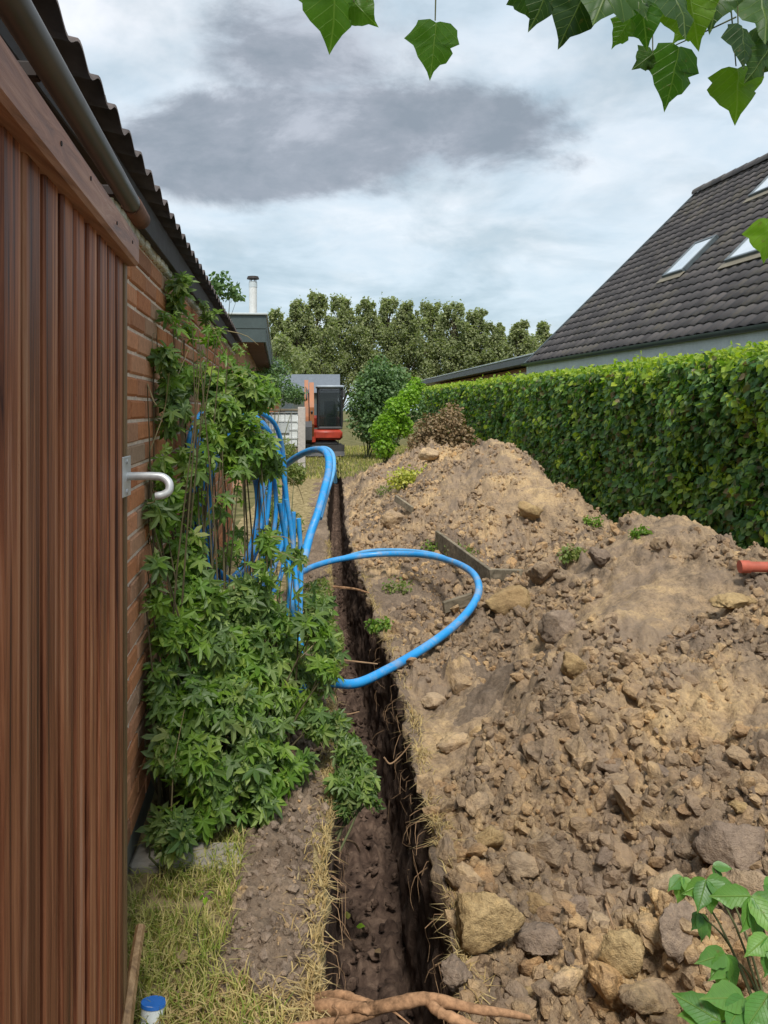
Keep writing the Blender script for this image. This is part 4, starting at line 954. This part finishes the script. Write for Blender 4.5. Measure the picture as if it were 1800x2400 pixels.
bush('weedy_plant', (-.2, 4.2, 0), PB([(720,1420,4.3,46),(760,1500,4.0,50),(700,1480,4.0,44),(680,1230,6.0,34),(690,1300,5.2,34),(745,1390,4.9,34),(770,1560,3.8,38),(735,1590,3.7,44),(690,1110,7.8,30),(660,1060,9,36),(720,1660,3.4,40),(650,1240,5.6,32)]), M_lv_weed, 3000, .034, 'light yellow green weeds between the shrub and the trench', 'weed', lambda: leaf_palm(3, 2), seed=41)
bush('trailing_plant', (.02, 3.0, -.1), PB([(820,1760,3.1,38),(850,1840,3.0,34),(810,1880,3.0,30),(850,1800,3.1,30),(790,1700,3.3,30),(800,1835,3.0,30),(870,1880,2.95,16)]), M_lv_shrub, 520, .04, 'green plant trailing over the left lip down into the trench', 'plant', lambda: leaf_palm(5, 8), seed=42)
bush('weed', (-.52, 2.55, 0), PB([(420,1950,2.5,30),(400,1985,2.5,20)]), M_lv_shrub, 60, .055, 'dark leaved weed at the foot of the brick plinth', 'weed', lambda: leaf_palm(5, 9), seed=43)
bush('seedling', (-.335, 2.15, 0), PB([(485,2100,2.15,9)]), M_lv_bright, 6, .026, 'single bright green seedling in the dry grass', 'plant', seed=44)

# ------------------------------------------------------------------ grass and straw
def blades(name, P, H, lean, m, label, w=.0022, seed=0, kind='stuff', cat='grass'):
    r = np.random.default_rng(seed); n = len(P); a = r.uniform(0, 6.28, n); dx = np.stack([np.cos(a), np.sin(a), 0*a], -1); sd_ = np.stack([-np.sin(a), np.cos(a), 0*a], -1)*w
    l = lean*r.uniform(.3, 1.5, n)[:, None]; H = H[:, None]; up = np.array([[0, 0, 1.0]])
    p1 = P+up*H*.5+dx*H*.25*l; p2 = P+up*H*np.maximum(1-.35*l, .1)+dx*H*l*.8
    V = np.stack([P-sd_, P+sd_, p1+sd_*.8, p1-sd_*.8, p2], 1).reshape(-1, 3); i = np.arange(n)[:, None]*5
    Fc = np.concatenate([i+np.array([[0, 1, 2]]), i+np.array([[0, 2, 3]]), i+np.array([[3, 2, 4]])])
    o = link(name, npmesh(name, V, Fc, m, False)); tag(o, label, cat, kind=kind); return o
r = np.random.default_rng(5)
n = 9000; d = r.uniform(1.5, 2.8, n); x = r.uniform(-.66, -.08, n); ok = (x+.12*perlin(x*6, d*6, 1) < -.30+.18*sm((2.1-d)/.3)) & (perlin(x*9, d*9, 4) > -.25); x, d = x[ok], d[ok]
blades('grass', np.stack([x, d, surf(x, d)-.003], -1), r.uniform(.02, .085, len(x)), 1.0, M_grass, 'long yellowing grass between the timber wall and the trench', seed=1)
n = 4600; d = 1.5*(9/1.5)**r.uniform(0, 1, n); d = d[perlin(d*2.5, d*0, 9.1)+.35*r.normal(size=n) > -.12]; n = len(d); x = lipL(d)-np.abs(r.normal(size=n))*(.015+.03*np.clip(perlin(d*2, d*0, 1.2)+.3, 0, 1)); z = disp_l(x, d)
blades('dry_grass', np.stack([x, d, z], -1), r.uniform(.015, .06, n), 1.4, M_strawb, 'dry straw fringe along the left lip of the trench', seed=2)
n = 5200; d = 1.5*(9/1.5)**r.uniform(0, 1, n); d = d[perlin(d*3, d*0, 3.1)+.3*r.normal(size=n) > .12]; n = len(d); x = lipR(d)+.015+np.abs(r.normal(size=n))*.028; z = surf(x, d)-.008
blades('dry_grass', np.stack([x, d, z], -1), r.uniform(.015, .07, n), 1.6, M_strawb, 'dry straw and rootlets along the right lip of the trench', seed=3)
n = 2600; d = r.uniform(1.5, 2.0, n); x = r.uniform(-.5, -.02, n)
blades('dry_grass', np.stack([x, d, surf(x, d)-.002], -1), r.uniform(.015, .06, n), 1.9, M_strawb, 'matted dead grass in the near left corner by the root', seed=4)
n = 9000; d = r.uniform(17, 32, n); x = r.uniform(-1.5, 3.4, n)
blades('grass', np.stack([x, d, 0*x], -1), r.uniform(.05, .16, n), .8, M_grass, 'rough lawn between the heap and the excavator', .008, seed=5)
n = 1800; d = r.uniform(7.5, 13, n); x = r.uniform(2.9, 3.7, n)
blades('grass', np.stack([x, d, surf(x, d)], -1), r.uniform(.04, .14, n), .9, M_grass, 'thin grass at the foot of the hedge', .004, seed=6)
n = 420; d = 1.8*(12/1.8)**r.uniform(0, 1, n); x = r.uniform(.02, 1, n)*(lipR(d)-lipL(d)-.06)+lipL(d)+.03; T, Tf = clod_shape(2, 900, .3)
V, Fc = scatter(T, Tf, np.stack([x, d, np.full(n, -TD+.03)+r.uniform(-.01, .03, n)], -1), rotm(n, r), r.uniform(.006, .034, n)); tag(link('soil_crumbs', npmesh('soil_crumbs', V, Fc, M_trench, False)), 'dark crumbs fallen on the trench floor', 'soil crumbs', kind='stuff')
# fine roots hanging from the trench sides
def rootlets(side, n, label, seed):
    r = np.random.default_rng(seed); mb = MB()
    for i in range(n):
        d = 1.7*(6/1.7)**r.uniform(); z = -abs(r.normal())*.22-.01; x = (lipR(d)-.005-.03*(-z)) if side else lipL(d)+.012
        p = np.array([x, d, z]); s = -1 if side else 1; L_ = r.uniform(.04, .16)
        q = [p+np.array([.02*-s, 0, .0]), p+np.array([s*L_*.25, r.normal()*.02, -L_*.2]), p+np.array([s*L_*r.uniform(.1, .5), r.normal()*.05, -L_*.7]), p+np.array([s*L_*r.uniform(0, .5), r.normal()*.07, -L_])]
        mb.tube(spline(q, 7), np.linspace(.0016, .0006, 7), 4)
    tag(mb.build('rootlets', M_rootf, None), label, 'roots', kind='stuff')
rootlets(1, 75, 'fine pale rootlets hanging from the right trench side', 8); rootlets(0, 45, 'fine rootlets poking from the left trench side', 9)

# ------------------------------------------------------------------ thick root, twigs, boards, slab
rt = empty('tree_root', at(930, 2360, 1.9), 0, 'thick forked tan root bridging the trench at the bottom edge', 'root'); ro = at(930, 2360, 1.9)
def rp(l): return [at(px, py, d)-ro for px, py, d in l]
def roott(l, r0, r1, name, seed):
    s = spline(rp(l), 46); rr = np.random.default_rng(seed); k = np.linspace(0, 1, 46); rad = .98*(r0+(r1-r0)*k)*(1+.28*np.array([perlin(i*9.0+seed, .3, .1) for i in k])+.18*np.array([perlin(i*30.0+seed, .3, .1) for i in k]))
    MB().tube(s, rad, 14).build(name, M_root, rt, True)
roott([(680, 2372, 2.0), (760, 2362, 1.95), (850, 2366, 1.9), (930, 2352, 1.88), (1000, 2340, 1.88), (1060, 2352, 1.86), (1120, 2366, 1.84), (1185, 2374, 1.84), (1240, 2385, 1.86)], .022, .006, 'main_root', 1)
roott([(690, 2335, 2.04), (740, 2338, 2.0), (800, 2332, 1.98), (835, 2345, 1.95), (880, 2358, 1.91)], .012, .011, 'side_root', 2)
roott([(1000, 2345, 1.88), (1030, 2372, 1.84), (1075, 2392, 1.82), (1140, 2420, 1.80)], .013, .010, 'side_root', 3)
roott([(900, 2362, 1.9), (820, 2390, 1.88), (740, 2400, 1.87), (670, 2410, 1.86)], .012, .008, 'side_root', 4)
for px_, py_, r__ in ((850, 2366, .024), (1000, 2342, .021), (1075, 2354, .017)):
    T, Tf = clod_shape(3, int(px_), .2); link('knot', npmesh('knot', T*r__, Tf, M_root, True), rt, at(px_, py_, 1.885)-ro)
for px_, dx_ in ((900, .02), (1040, -.015), (1110, .02), (780, -.02)):
    roott([(px_, 2358, 1.89), (px_+20+dx_*400, 2375, 1.87), (px_+30+dx_*1500, 2400, 1.86)], .004, .0015, 'rootlet', px_)
def stick(name, pts, r0, r1, m, label, cat='twig'):
    o = MB().tube(spline(pts, 14), np.linspace(r0, r1, 14), 6).build(name, m, None, True); tag(o, label, cat)
stick('root_strand', [at(900, 1775, 3.3), at(915, 1790, 3.3), at(940, 1770, 3.3), at(965, 1740, 3.3), at(905, 1795, 3.3)][:4], .004, .002, M_rootf, 'curly rootlet standing on the right trench lip', 'root')
stick('root_strand', [at(780, 1375, 6.0), at(830, 1380, 6.0), at(865, 1390, 6.0)], .012, .007, M_root, 'short root across the trench below the far run of blue pipe', 'root')
stick('root_strand', [at(785, 1545, 4.6), at(830, 1550, 4.5), at(885, 1556, 4.5)], .006, .004, M_rootf, 'thin root spanning the trench just above the near blue pipe', 'root')
stick('root_strand', [at(790, 1672, 4.2), at(815, 1674, 4.2), at(842, 1668, 4.2)], .006, .003, M_rootf, 'thin root spanning the trench just below the near blue pipe', 'root')
stick('root_strand', [at(805, 1968, 3.0), at(830, 1975, 3.1), at(842, 1994, 3.15)], .005, .004, M_rootf, 'short bent root low in the trench', 'root')
stick('twig', [at(1420, 2120, 2.1), at(1440, 2180, 2.0)], .003, .002, M_rootf, 'thin dry twig stuck between the near clods')
stick('stick', [at(330, 2170, 1.96), at(318, 2240, 1.9), at(305, 2330, 1.82), at(292, 2430, 1.75)], .012, .016, M_trimw, 'pale stake leaning at the foot of the timber wall', 'stick')
def board(name, a, b, h, th, m, label, cat, tilt=0.0):
    a, b = np.array(a), np.array(b); v = b-a; L_ = np.linalg.norm(v); ux = v/L_; up = np.array([0, 0, 1.0]); uy = np.cross(up, ux); uy /= np.linalg.norm(uy); uz = np.cross(ux, uy)
    c, s_ = math.cos(tilt), math.sin(tilt); uy, uz = uy*c+uz*s_, -uy*s_+uz*c
    M4 = Matrix([[ux[i], uy[i], uz[i], a[i]] for i in range(3)]+[[0, 0, 0, 1]]); mb = MB(); n = 10
    o = MB().box((0, 0, -h), (L_, th, 0), .005).build(name, m, None); o.matrix_world = M4; tag(o, label, cat); return o
board('timber_board', at(1020, 1243, 7.6), at(1150, 1337, 6.1), .17, .03, M_old, 'long weathered board on edge slanting towards the trench behind the blue pipe', 'board')
board('timber_board', at(1146, 1334, 6.0), at(1218, 1336, 5.8), .09, .05, M_old, 'short thick weathered board butting the end of the slanting board', 'board')
board('timber_board', at(1040, 1412, 5.5), at(1108, 1390, 5.6), .085, .03, M_old, 'broken piece of board sticking out of the soil inside the pipe bend', 'board')
board('timber_board', at(925, 1160, 9.2), at(965, 1188, 8.8), .08, .03, M_old, 'dark board end poking from the side of the far heap', 'board')
o = MB().box((-.69, 2.56, -.04), (-.30, 2.70, .035), .012).build('concrete_kerb', M_conc, None); o.rotation_euler = (0, 0, 0); tag(o, 'grey concrete edging slab at the foot of the shrub', 'kerb')
p = hit(1790, 1345); M_red = plain('red_clay_pipe', (.42, .10, .06), .6, .3, var=.3)
rp_ = empty('clay_pipe', p+np.array([0, 0, .03]), 0, 'short red pipe lying on the heap at the right edge', 'pipe')
MB().tube([(-.09, .03, .0), (.35, .0, .0)], .028, 16).build('pipe_body', M_red, rp_, True); MB().tube([(-.11, .032, 0), (-.06, .029, 0)], .034, 16).build('socket', M_red, rp_, True)
# white tube with blue cap, bottom left
c0 = at(360, 2372, 1.93); wt = empty('capped_tube', c0, 0, 'white plastic tube with blue rim standing in the near left corner', 'tube')
M_white = plain('white_plastic', (.72, .76, .76), .35, .5, var=.12); M_bcap = plain('blue_cap_plastic', (.03, .16, .55), .35, .5, var=.1)
a0, a1 = np.array([-.006, -.05, -.16]), np.array([0, .0, .026])
MB().tube([a0, a1], .029, 24).build('tube_body', M_white, wt, True); MB().tube([a1-.035*(a1-a0), a1*1.02], [.0315, .031], 24).build('cap', M_bcap, wt, True)
MB().tube([(-.004, -.035, -.05), (.035, -.075, -.055)], [.02, .018], 16).build('spout', M_white, wt, True)

# ------------------------------------------------------------------ blue ducts
def gpt(px, py, up): 
    p = hit(px, py, up); p[2] += up; return p
def duct(name, pts, r, label, m=M_blue, n=90, seg=16, strip=True, group=None):
    s = spline(pts, n)
    zmin = np.array([(lambda g: g+r*.55 if g > -.5 else -9)(max(float(surf(p[0]+a*r, p[1]+b*r)) for a in (-1, 0, 1) for b in (-1, 0, 1))) for p in s]); ex = np.maximum(zmin-np.array([p[2] for p in s]), 0)
    for _ in range(3): ex = np.maximum(ex, np.convolve(np.pad(ex, 3, mode='edge'), np.ones(7)/7, 'valid'))
    s = [p+np.array([0, 0, e]) for p, e in zip(s, ex)]; t = empty(name, s[0], 0, label, 'pipe', group); q = [a-s[0] for a in s]
    MB().tube(q, r, seg).build('duct', m, t, True)
    return t
near_loop = [at(690, 1640, 4.1), at(745, 1625, 4.15), at(830, 1603, 4.3), at(910, 1568, 4.5), at(1000, 1515, 4.72), at(1070, 1462, 4.95), at(1112, 1412, 5.2), at(1122, 1372, 5.5), at(1102, 1338, 5.9), at(1050, 1313, 6.4), at(980, 1300, 6.9), at(890, 1299, 7.1), at(800, 1310, 7.0), at(740, 1326, 6.8), at(690, 1350, 6.2)]
for k in range(len(near_loop)):
    p = near_loop[k]; g = float(surf(p[0], p[1])); 
    if g > -.5 and p[2] < g+.02: near_loop[k] = p+np.array([0, 0, g+.03-p[2]])
duct('blue_duct', near_loop, .0265, 'wide near loop of blue duct lying across the trench', n=120)
duct('blue_duct', [at(800, 1308, 7.1), at(870, 1291, 7.25), at(960, 1291, 7.1), at(1030, 1303, 6.7), at(1085, 1330, 6.1)], .018, 'thinner dusty blue duct running along the back of the near loop', M_bluef, 60)
duct('blue_duct', [at(610, 1180, 6.2), at(640, 1125, 6.3), at(672, 1088, 6.2), at(712, 1062, 5.9), at(748, 1054, 5.6), at(768, 1068, 5.35), at(770, 1105, 5.2), at(758, 1155, 5.0), at(744, 1205, 4.85), at(728, 1250, 4.75), at(712, 1310, 4.6)], .026, 'upright arch of blue duct left of the trench head', n=90)
duct('blue_duct', [at(720, 1064, 6.4), at(755, 1050, 6.3), at(778, 1062, 6.1), at(782, 1100, 5.9), at(768, 1150, 5.6), at(750, 1215, 5.3)], .017, 'grey blue thinner duct doubled inside the upright arch', M_bluef, 60)
duct('blue_duct', [at(782, 1070, 12), at(784, 1100, 12), at(786, 1130, 12.2)], .03, 'short dusky blue duct end standing in the far trench mouth', M_bluef, 12)
# coil hanging on the wall inside the shrub
def coil():
    c = at(552, 1185, 4.3); t = empty('duct_coil', c, 0, 'bundle of bright blue duct coils hanging in the shrub', 'pipe coil')
    A = (at(480, 1170, 3.85)-at(700, 1170, 4.6)); A /= np.linalg.norm(A); N_ = np.cross(A, [0, 0, 1]); r = np.random.default_rng(9)
    for k in range(11):
        pts = []; o1 = (k-5)*.020; rr = r.uniform(-.08, .08); ph = r.uniform(0, 6)
        for a in np.linspace(0, 2*math.pi, 17)[:-1]:
            wob = .015*math.sin(3*a+ph); pts.append(A*(.34+rr+wob)*np.sign(math.cos(a))*abs(math.cos(a))**.75+np.array([0, 0, 1])*(.48+rr*.9)*math.sin(a)+N_*(o1+.02*math.sin(2*a+ph)))
        pts.append(pts[0]); MB().tube(spline(pts, 70), .0135, 10, False).build('coil_turn', M_blue, t, True)
    MB().tube(spline([A*.32+np.array([0, 0, -.1])+N_*-.1, A*.36+np.array([0, 0, -.1]), A*.32+np.array([0, 0, -.1])+N_*.1, A*.27+np.array([0, 0, -.1]), A*.31+np.array([0, 0, -.1])+N_*-.1], 20), .006, 6).build('tie', M_darkw, t)
coil()
for k_, (xa, xb, ya, yb, dd) in enumerate(((655, 690, 1180, 1470, 4.0), (672, 700, 1170, 1450, 4.05), (688, 676, 1200, 1440, 4.15), (700, 704, 1215, 1460, 4.1))):
    duct('blue_duct', [at(xa, ya, dd), at(xa*.6+xb*.4+4, ya*.6+yb*.4, dd), at(xb, yb, dd-.1), at(xb+6, yb+90, dd-.2)], .0125, ('first', 'second', 'third', 'rightmost')[k_]+' from the left of four bright blue ducts hanging straight beside the trench', n=20, group='straight hanging blue ducts')

# ------------------------------------------------------------------ IBC tank
tk = empty('water_tank', (*at(660, 1055, 21.5)[:2], 0), .05, 'white caged water tank beside the far house wall', 'tank')
z0 = 0.35
MB().box((-.50, 0, z0+.14), (.50, 1.1, z0+1.12), .07).build('tank_body', M_white, tk, True)
MB().box((-.5, .0, z0), (.5, 1.1, z0+.12), .02).build('pallet', M_old, tk)
for k in range(3): MB().box((-.48+k*.4, .02, 0), (-.34+k*.4, 1.0, z0-.002), .01).build('support_block', M_conc, tk)
for k in range(6): MB().tube([(-.47+k*.188, -.03, z0+.1), (-.47+k*.188, -.03, z0+1.15)], .009, 6).build('cage_bar', M_galv, tk)
for k in range(5): MB().tube([(-.51, -.03, z0+.18+k*.235), (.51, -.03, z0+.18+k*.235)], .010, 6).build('cage_bar', M_galv, tk)
MB().tube([(0, .5, z0+1.12), (0, .5, z0+1.18)], .1, 16).build('lid', M_darkw, tk, True)
MB().box((-.22, -.045, z0+.55), (.22, -.041, z0+.82)).build('label_plate', M_lgrey, tk)
MB().box((-.52, -.06, z0+1.16), (.56, .1, z0+1.22), .01).build('top_board', M_old, tk)
ps = MB().box((-.10, -.06, 0), (.10, .06, 1.62), .01).build('timber_post', plain('pale_post', (.50, .47, .44), .8, .2, var=.2), None); ps.location = at(707, 1060, 20.5)*np.array([1, 1, 0]); tag(ps, 'pale square post standing right of the caged tank', 'post')

# ------------------------------------------------------------------ mini excavator
def excavator():
    d = 26.0; b = at(759, 1050, d); t = empty('mini_excavator', (b[0], d, 0), math.radians(3), 'red mini excavator with black cab at the far end of the trench', 'excavator')
    R_ = plain('red_orange_paint', (.40, .045, .022), .45, .5, var=.3, sc=5); O_ = plain('dusty_orange_arm', (.33, .12, .045), .55, .4, var=.3, sc=6); K = plain('black_rubber', (.025, .025, .027), .7, .3, var=.2, sc=8)
    S_ = plain('dark_steel', (.09, .09, .095), .5, .5, .4)
    # tracks along y (front of the machine towards the camera)
    for sx in (-1, 1):
        prof = [(-.9, .16), (-.82, .04), (-.7, 0), (.7, 0), (.82, .04), (.9, .16), (.84, .32), (.7, .38), (-.7, .38), (-.84, .32)]
        tr = MB().prism(prof, 0, sx*.5-.12, sx*.5+.12).build('track', K, t)
        for k in range(5): MB().tube([(sx*.5-.13, -.6+k*.3, .14), (sx*.5+.13, -.6+k*.3, .14)], .085, 12).build('roller', S_, tr, True)
        for k in range(14): MB().box((sx*.5-.125, -.72+k*.11, -.005), (sx*.5+.125, -.68+k*.11, .02)).build('track_pad', K, tr)
    bl = MB().prism([(-1.28, .05), (-1.20, .02), (-1.17, .2), (-1.20, .40), (-1.26, .42), (-1.24, .2)], 0, -.62, .62).build('dozer_blade', S_, t)
    for sx in (-.3, .3): MB().box((sx-.04, -1.2, .16), (sx+.04, -.5, .26), .01).build('blade_arm', S_, t)
    MB().box((-.45, -.5, .38), (.45, .55, .50), .03).build('undercarriage', S_, t)
    MB().box((-.55, -.62, .54), (.60, .95, .88), .08).build('body', R_, t, True)
    MB().box((-.53, .40, .92), (.58, .98, 1.35), .10).build('engine_cover', R_, t, True)
    cab = MB().box((-.22, -.55, .90), (.60, .42, .98), .02).build('cab', S_, t)
    for x, y in ((-.20, -.53), (.58, -.53), (.58, .40), (-.20, .40)): MB().box((x-.03, y-.03, .98), (x+.03, y+.03, 2.26), .01).build('cab_pillar', K, cab)
    MB().box((-.27, -.62, 2.26), (.65, .47, 2.36), .04).build('cab_roof', plain('cab_roof_grey', (.30, .34, .38), .4, .5, var=.1), cab, True)
    gm, gn, gb_ = mat('cab_glass', .05, .6); gb_.inputs['Base Color'].default_value = (.02, .028, .03, 1); gb_.inputs['Alpha'].default_value = .45
    for lo, hi in (((-.17, -.535, .99), (.55, -.525, 2.25)), ((-.215, -.5, .99), (-.205, .37, 2.25)), ((.575, -.5, .99), (.585, .37, 2.25)), ((-.17, .395, 1.3), (.55, .405, 2.25))): MB().box(lo, hi).build('window', gm, cab)
    st = MB().box((.02, -.05, 1.0), (.42, .32, 1.3), .05).build('seat', K, cab, True); MB().box((.03, .22, 1.3), (.41, .34, 1.85), .05).build('seat_back', K, st, True)
    for sx in (.06, .38): MB().tube([(sx, -.3, 1.0), (sx, -.3, 1.35)], .015, 6).build('lever', S_, cab)
    # boom at the left of the cab, folded upright
    MB().box((-.56, -.86, .45), (-.30, -.58, .85), .04).build('swing_bracket', R_, t)
    bx = -.43
    def arm(pl, w, nm, m):
        pts = np.array(pl); n = len(pts); L_, R2 = [], []
        for i in range(n):
            tg_ = pts[min(i+1, n-1), :2]-pts[max(i-1, 0), :2]; tg_ /= np.linalg.norm(tg_); nn = np.array([-tg_[1], tg_[0]])*pts[i, 2]; L_.append(pts[i, :2]+nn); R2.append(pts[i, :2]-nn)
        return MB().prism([tuple(q) for q in L_+R2[::-1]], 0, bx-w/2, bx+w/2).build(nm, m, t)
    arm([(-.75, .62, .08), (-.95, 1.1, .11), (-.95, 1.6, .10), (-.72, 2.05, .08), (-.50, 2.42, .06)], .15, 'boom', O_)
    bx = -.60
    arm([(-.52, 2.5, .06), (-.85, 1.9, .09), (-1.1, 1.3, .07), (-1.16, 1.1, .05)], .13, 'dipper_arm', O_)
    arm([(-1.14, 1.15, .05), (-1.34, .95, .13), (-1.32, .66, .16), (-1.1, .52, .08), (-.98, .6, .03)], .34, 'bucket', S_)
    MB().tube([(-.43, -.70, .9), (-.43, -1.08, 1.5)], .035, 8).build('hydraulic_cylinder', S_, t, True)
    MB().tube([(-.60, -1.0, 1.9), (-.60, -.62, 2.36)], .03, 8).build('hydraulic_cylinder', S_, t, True)
    MB().tube(spline([(-.5, -.75, .9), (-.52, -1.15, 1.25), (-.52, -1.12, 1.7), (-.55, -.8, 2.2)], 12), .014, 6).build('hose', K, t, True)
    MB().tube([(.52, -.60, 2.1), (.62, -.68, 2.1)], .01, 6).build('mirror_arm', K, t); MB().box((.60, -.70, 1.95), (.68, -.68, 2.2), .01).build('mirror', S_, t)
excavator()

# ------------------------------------------------------------------ overhanging leaves (top) and creeper (bottom right)
def facing(tip_deg, yaw, pitch):          # leaf frame: tip direction in the picture plane (0 = down), tilted
    a = math.radians(tip_deg); tip = Vector((math.sin(a), 0, -math.cos(a))); nrm = Vector((0, -1, 0)); 
    q_ = Matrix.Rotation(math.radians(yaw), 3, 'Z') @ Matrix.Rotation(math.radians(pitch), 3, 'X'); tip = q_ @ tip; nrm = q_ @ nrm; x = tip.cross(nrm)
    return np.array([[x[i], tip[i], nrm[i]] for i in range(3)])
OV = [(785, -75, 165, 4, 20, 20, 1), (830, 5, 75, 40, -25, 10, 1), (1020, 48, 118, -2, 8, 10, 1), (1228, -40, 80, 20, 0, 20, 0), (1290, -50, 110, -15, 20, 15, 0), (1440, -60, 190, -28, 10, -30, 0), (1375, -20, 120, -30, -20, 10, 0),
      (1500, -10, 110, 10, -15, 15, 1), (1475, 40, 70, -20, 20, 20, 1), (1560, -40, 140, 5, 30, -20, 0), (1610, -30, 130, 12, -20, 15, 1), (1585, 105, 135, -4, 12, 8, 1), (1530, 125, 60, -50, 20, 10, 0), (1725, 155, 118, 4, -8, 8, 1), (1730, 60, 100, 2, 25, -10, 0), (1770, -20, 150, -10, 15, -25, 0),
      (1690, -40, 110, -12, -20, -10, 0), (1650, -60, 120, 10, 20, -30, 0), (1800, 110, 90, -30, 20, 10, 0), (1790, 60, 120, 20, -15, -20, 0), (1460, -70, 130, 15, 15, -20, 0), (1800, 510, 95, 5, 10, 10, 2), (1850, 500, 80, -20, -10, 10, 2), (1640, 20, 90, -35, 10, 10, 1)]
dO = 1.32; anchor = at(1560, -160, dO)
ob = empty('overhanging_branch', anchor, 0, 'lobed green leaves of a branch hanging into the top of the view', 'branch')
lm = [[npmesh('leaf', *leaf_ivy(s), m_, True) for s in range(3)] for m_ in (leaf_mat('leaf_overhead_shaded', [G(.022,.055,.014), G(.045,.10,.018), G(.03,.075,.016)], .35, .45, .3, (.8, 5.0)), M_lv_over, leaf_mat('leaf_overhead_bright', [G(.16,.30,.025), G(.24,.40,.03)], .5, .45, .3, (.8, 5.0)))]  # first set is a shaded copy: shade between lit leaves put into colour
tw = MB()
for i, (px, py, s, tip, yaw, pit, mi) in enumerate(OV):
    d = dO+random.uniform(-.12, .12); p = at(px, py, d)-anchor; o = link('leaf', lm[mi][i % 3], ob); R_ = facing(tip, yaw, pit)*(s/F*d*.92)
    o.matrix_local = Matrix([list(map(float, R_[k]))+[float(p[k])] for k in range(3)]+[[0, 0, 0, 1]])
    top = np.array([p[0]+random.uniform(-.02, .02), p[1], (at(0, -110, d)-anchor)[2]]) if py < 300 else p+np.array([.03, 0, .06])
    if py in (48,): top[0] = p[0]-.003
    if (px, py) == (1585, 105): top = at(1725, 40, d)-anchor
    MB().tube(spline([p+np.array([0, 0, -.0]), (p+top)/2+np.array([random.uniform(-.006, .006), 0, 0]), top], 8), np.linspace(.0011, .0016, 8), 6).build('leaf_stalk', M_stem, ob)
MB().tube(spline([at(600, -125, dO)-anchor, at(1000, -120, dO)-anchor, at(1300, -128, dO)-anchor, at(1600, -118, dO)-anchor, at(1900, -130, dO)-anchor, at(2300, -220, dO)-anchor], 40), np.linspace(.003, .008, 40), 8).build('twig', M_bark, ob, True)
CR = [ # creeper leaves: hub px, py, depth, leaflet size px, base angle, count
 (1655, 2062, 1.55, 78, 10, 5), (1600, 2055, 1.6, 60, -20, 3), (1760, 2100, 1.45, 105, -10, 5), (1700, 2235, 1.45, 95, -40, 4), (1800, 2195, 1.4, 90, 0, 4), (1640, 2140, 1.58, 60, -35, 3), (1745, 2340, 1.32, 130, -35, 5), (1800, 2330, 1.3, 120, 10, 4), (1690, 2395, 1.3, 110, -60, 4), (1670, 2030, 1.6, 46, 60, 3), (1790, 2075, 1.5, 60, 40, 3)]
cb_ = at(1860, 2330, 1.45); cb_[2] = float(surf(cb_[0], cb_[1])); cr = empty('creeper_plant', cb_, 0, 'fresh green creeper with drooping pointed leaflets in the bottom right corner', 'plant')
cm = [npmesh('leaf', *leaf_long(s), leaf_mat('leaf_creeper', [G(.06,.17,.035), G(.10,.25,.05), G(.16,.32,.06), G(.08,.20,.05)], .35, .4, .4, (.9, 9.0)) if s == 0 else None, True) for s in range(1)]
mcr = cm[0].materials[0]; cm += [npmesh('leaf', *leaf_long(s), mcr, True) for s in (1, 2)]
k_ = 0
for (px, py, d, s, a0_, n_) in CR:
    hub = at(px, py, d)-cb_
    for j in range(n_):
        a = a0_+(j-(n_-1)/2)*38+random.uniform(-8, 8); o = link('leaf', cm[k_ % 3], cr); k_ += 1
        R_ = facing(a, random.uniform(-35, 35), random.uniform(-65, -15))*(s*.86/F*d)*random.uniform(.85, 1.1)
        o.matrix_local = Matrix([list(map(float, R_[q_]))+[float(hub[q_])] for q_ in range(3)]+[[0, 0, 0, 1]])
    MB().tube(spline([hub, hub*.6+np.array([0, 0, .06]), np.array([0, 0, 0.0])], 10), np.linspace(.0014, .003, 10), 6).build('stem', M_stem, cr, True)
# a few fallen leaves in the trench and below the shrub
fl_i = 0
for (px, py, d, m_, lab) in ((815, 2130, 3.6, M_lv_yellow, 'small yellow leaf on the trench floor, left one'), (835, 2130, 3.55, M_lv_bright, 'small green leaf on the trench floor'), (880, 2195, 3.4, M_lv_dry, 'curled tan leaf on the trench floor'), (425, 2130, 2.1, M_lv_dry, 'orange brown dead leaf on the grass'), (520, 1905, 2.9, M_lv_yellow, 'yellow fallen leaf under the shrub'), (350, 2060, 2.25, M_lv_dry, 'brown dead leaf beside the timber wall')):
    p = at(px, py, d); g = surf(p[0], p[1]); p[2] = (g if g > -.5 else -TD+.06)+.02; T, Tf = leaf_simple(); o = link('fallen_leaf', npmesh('fallen_leaf', T*.045, Tf, m_, False), None, p); o.rotation_euler = (.3, .2, random.uniform(0, 6)); tag(o, lab, 'leaf')
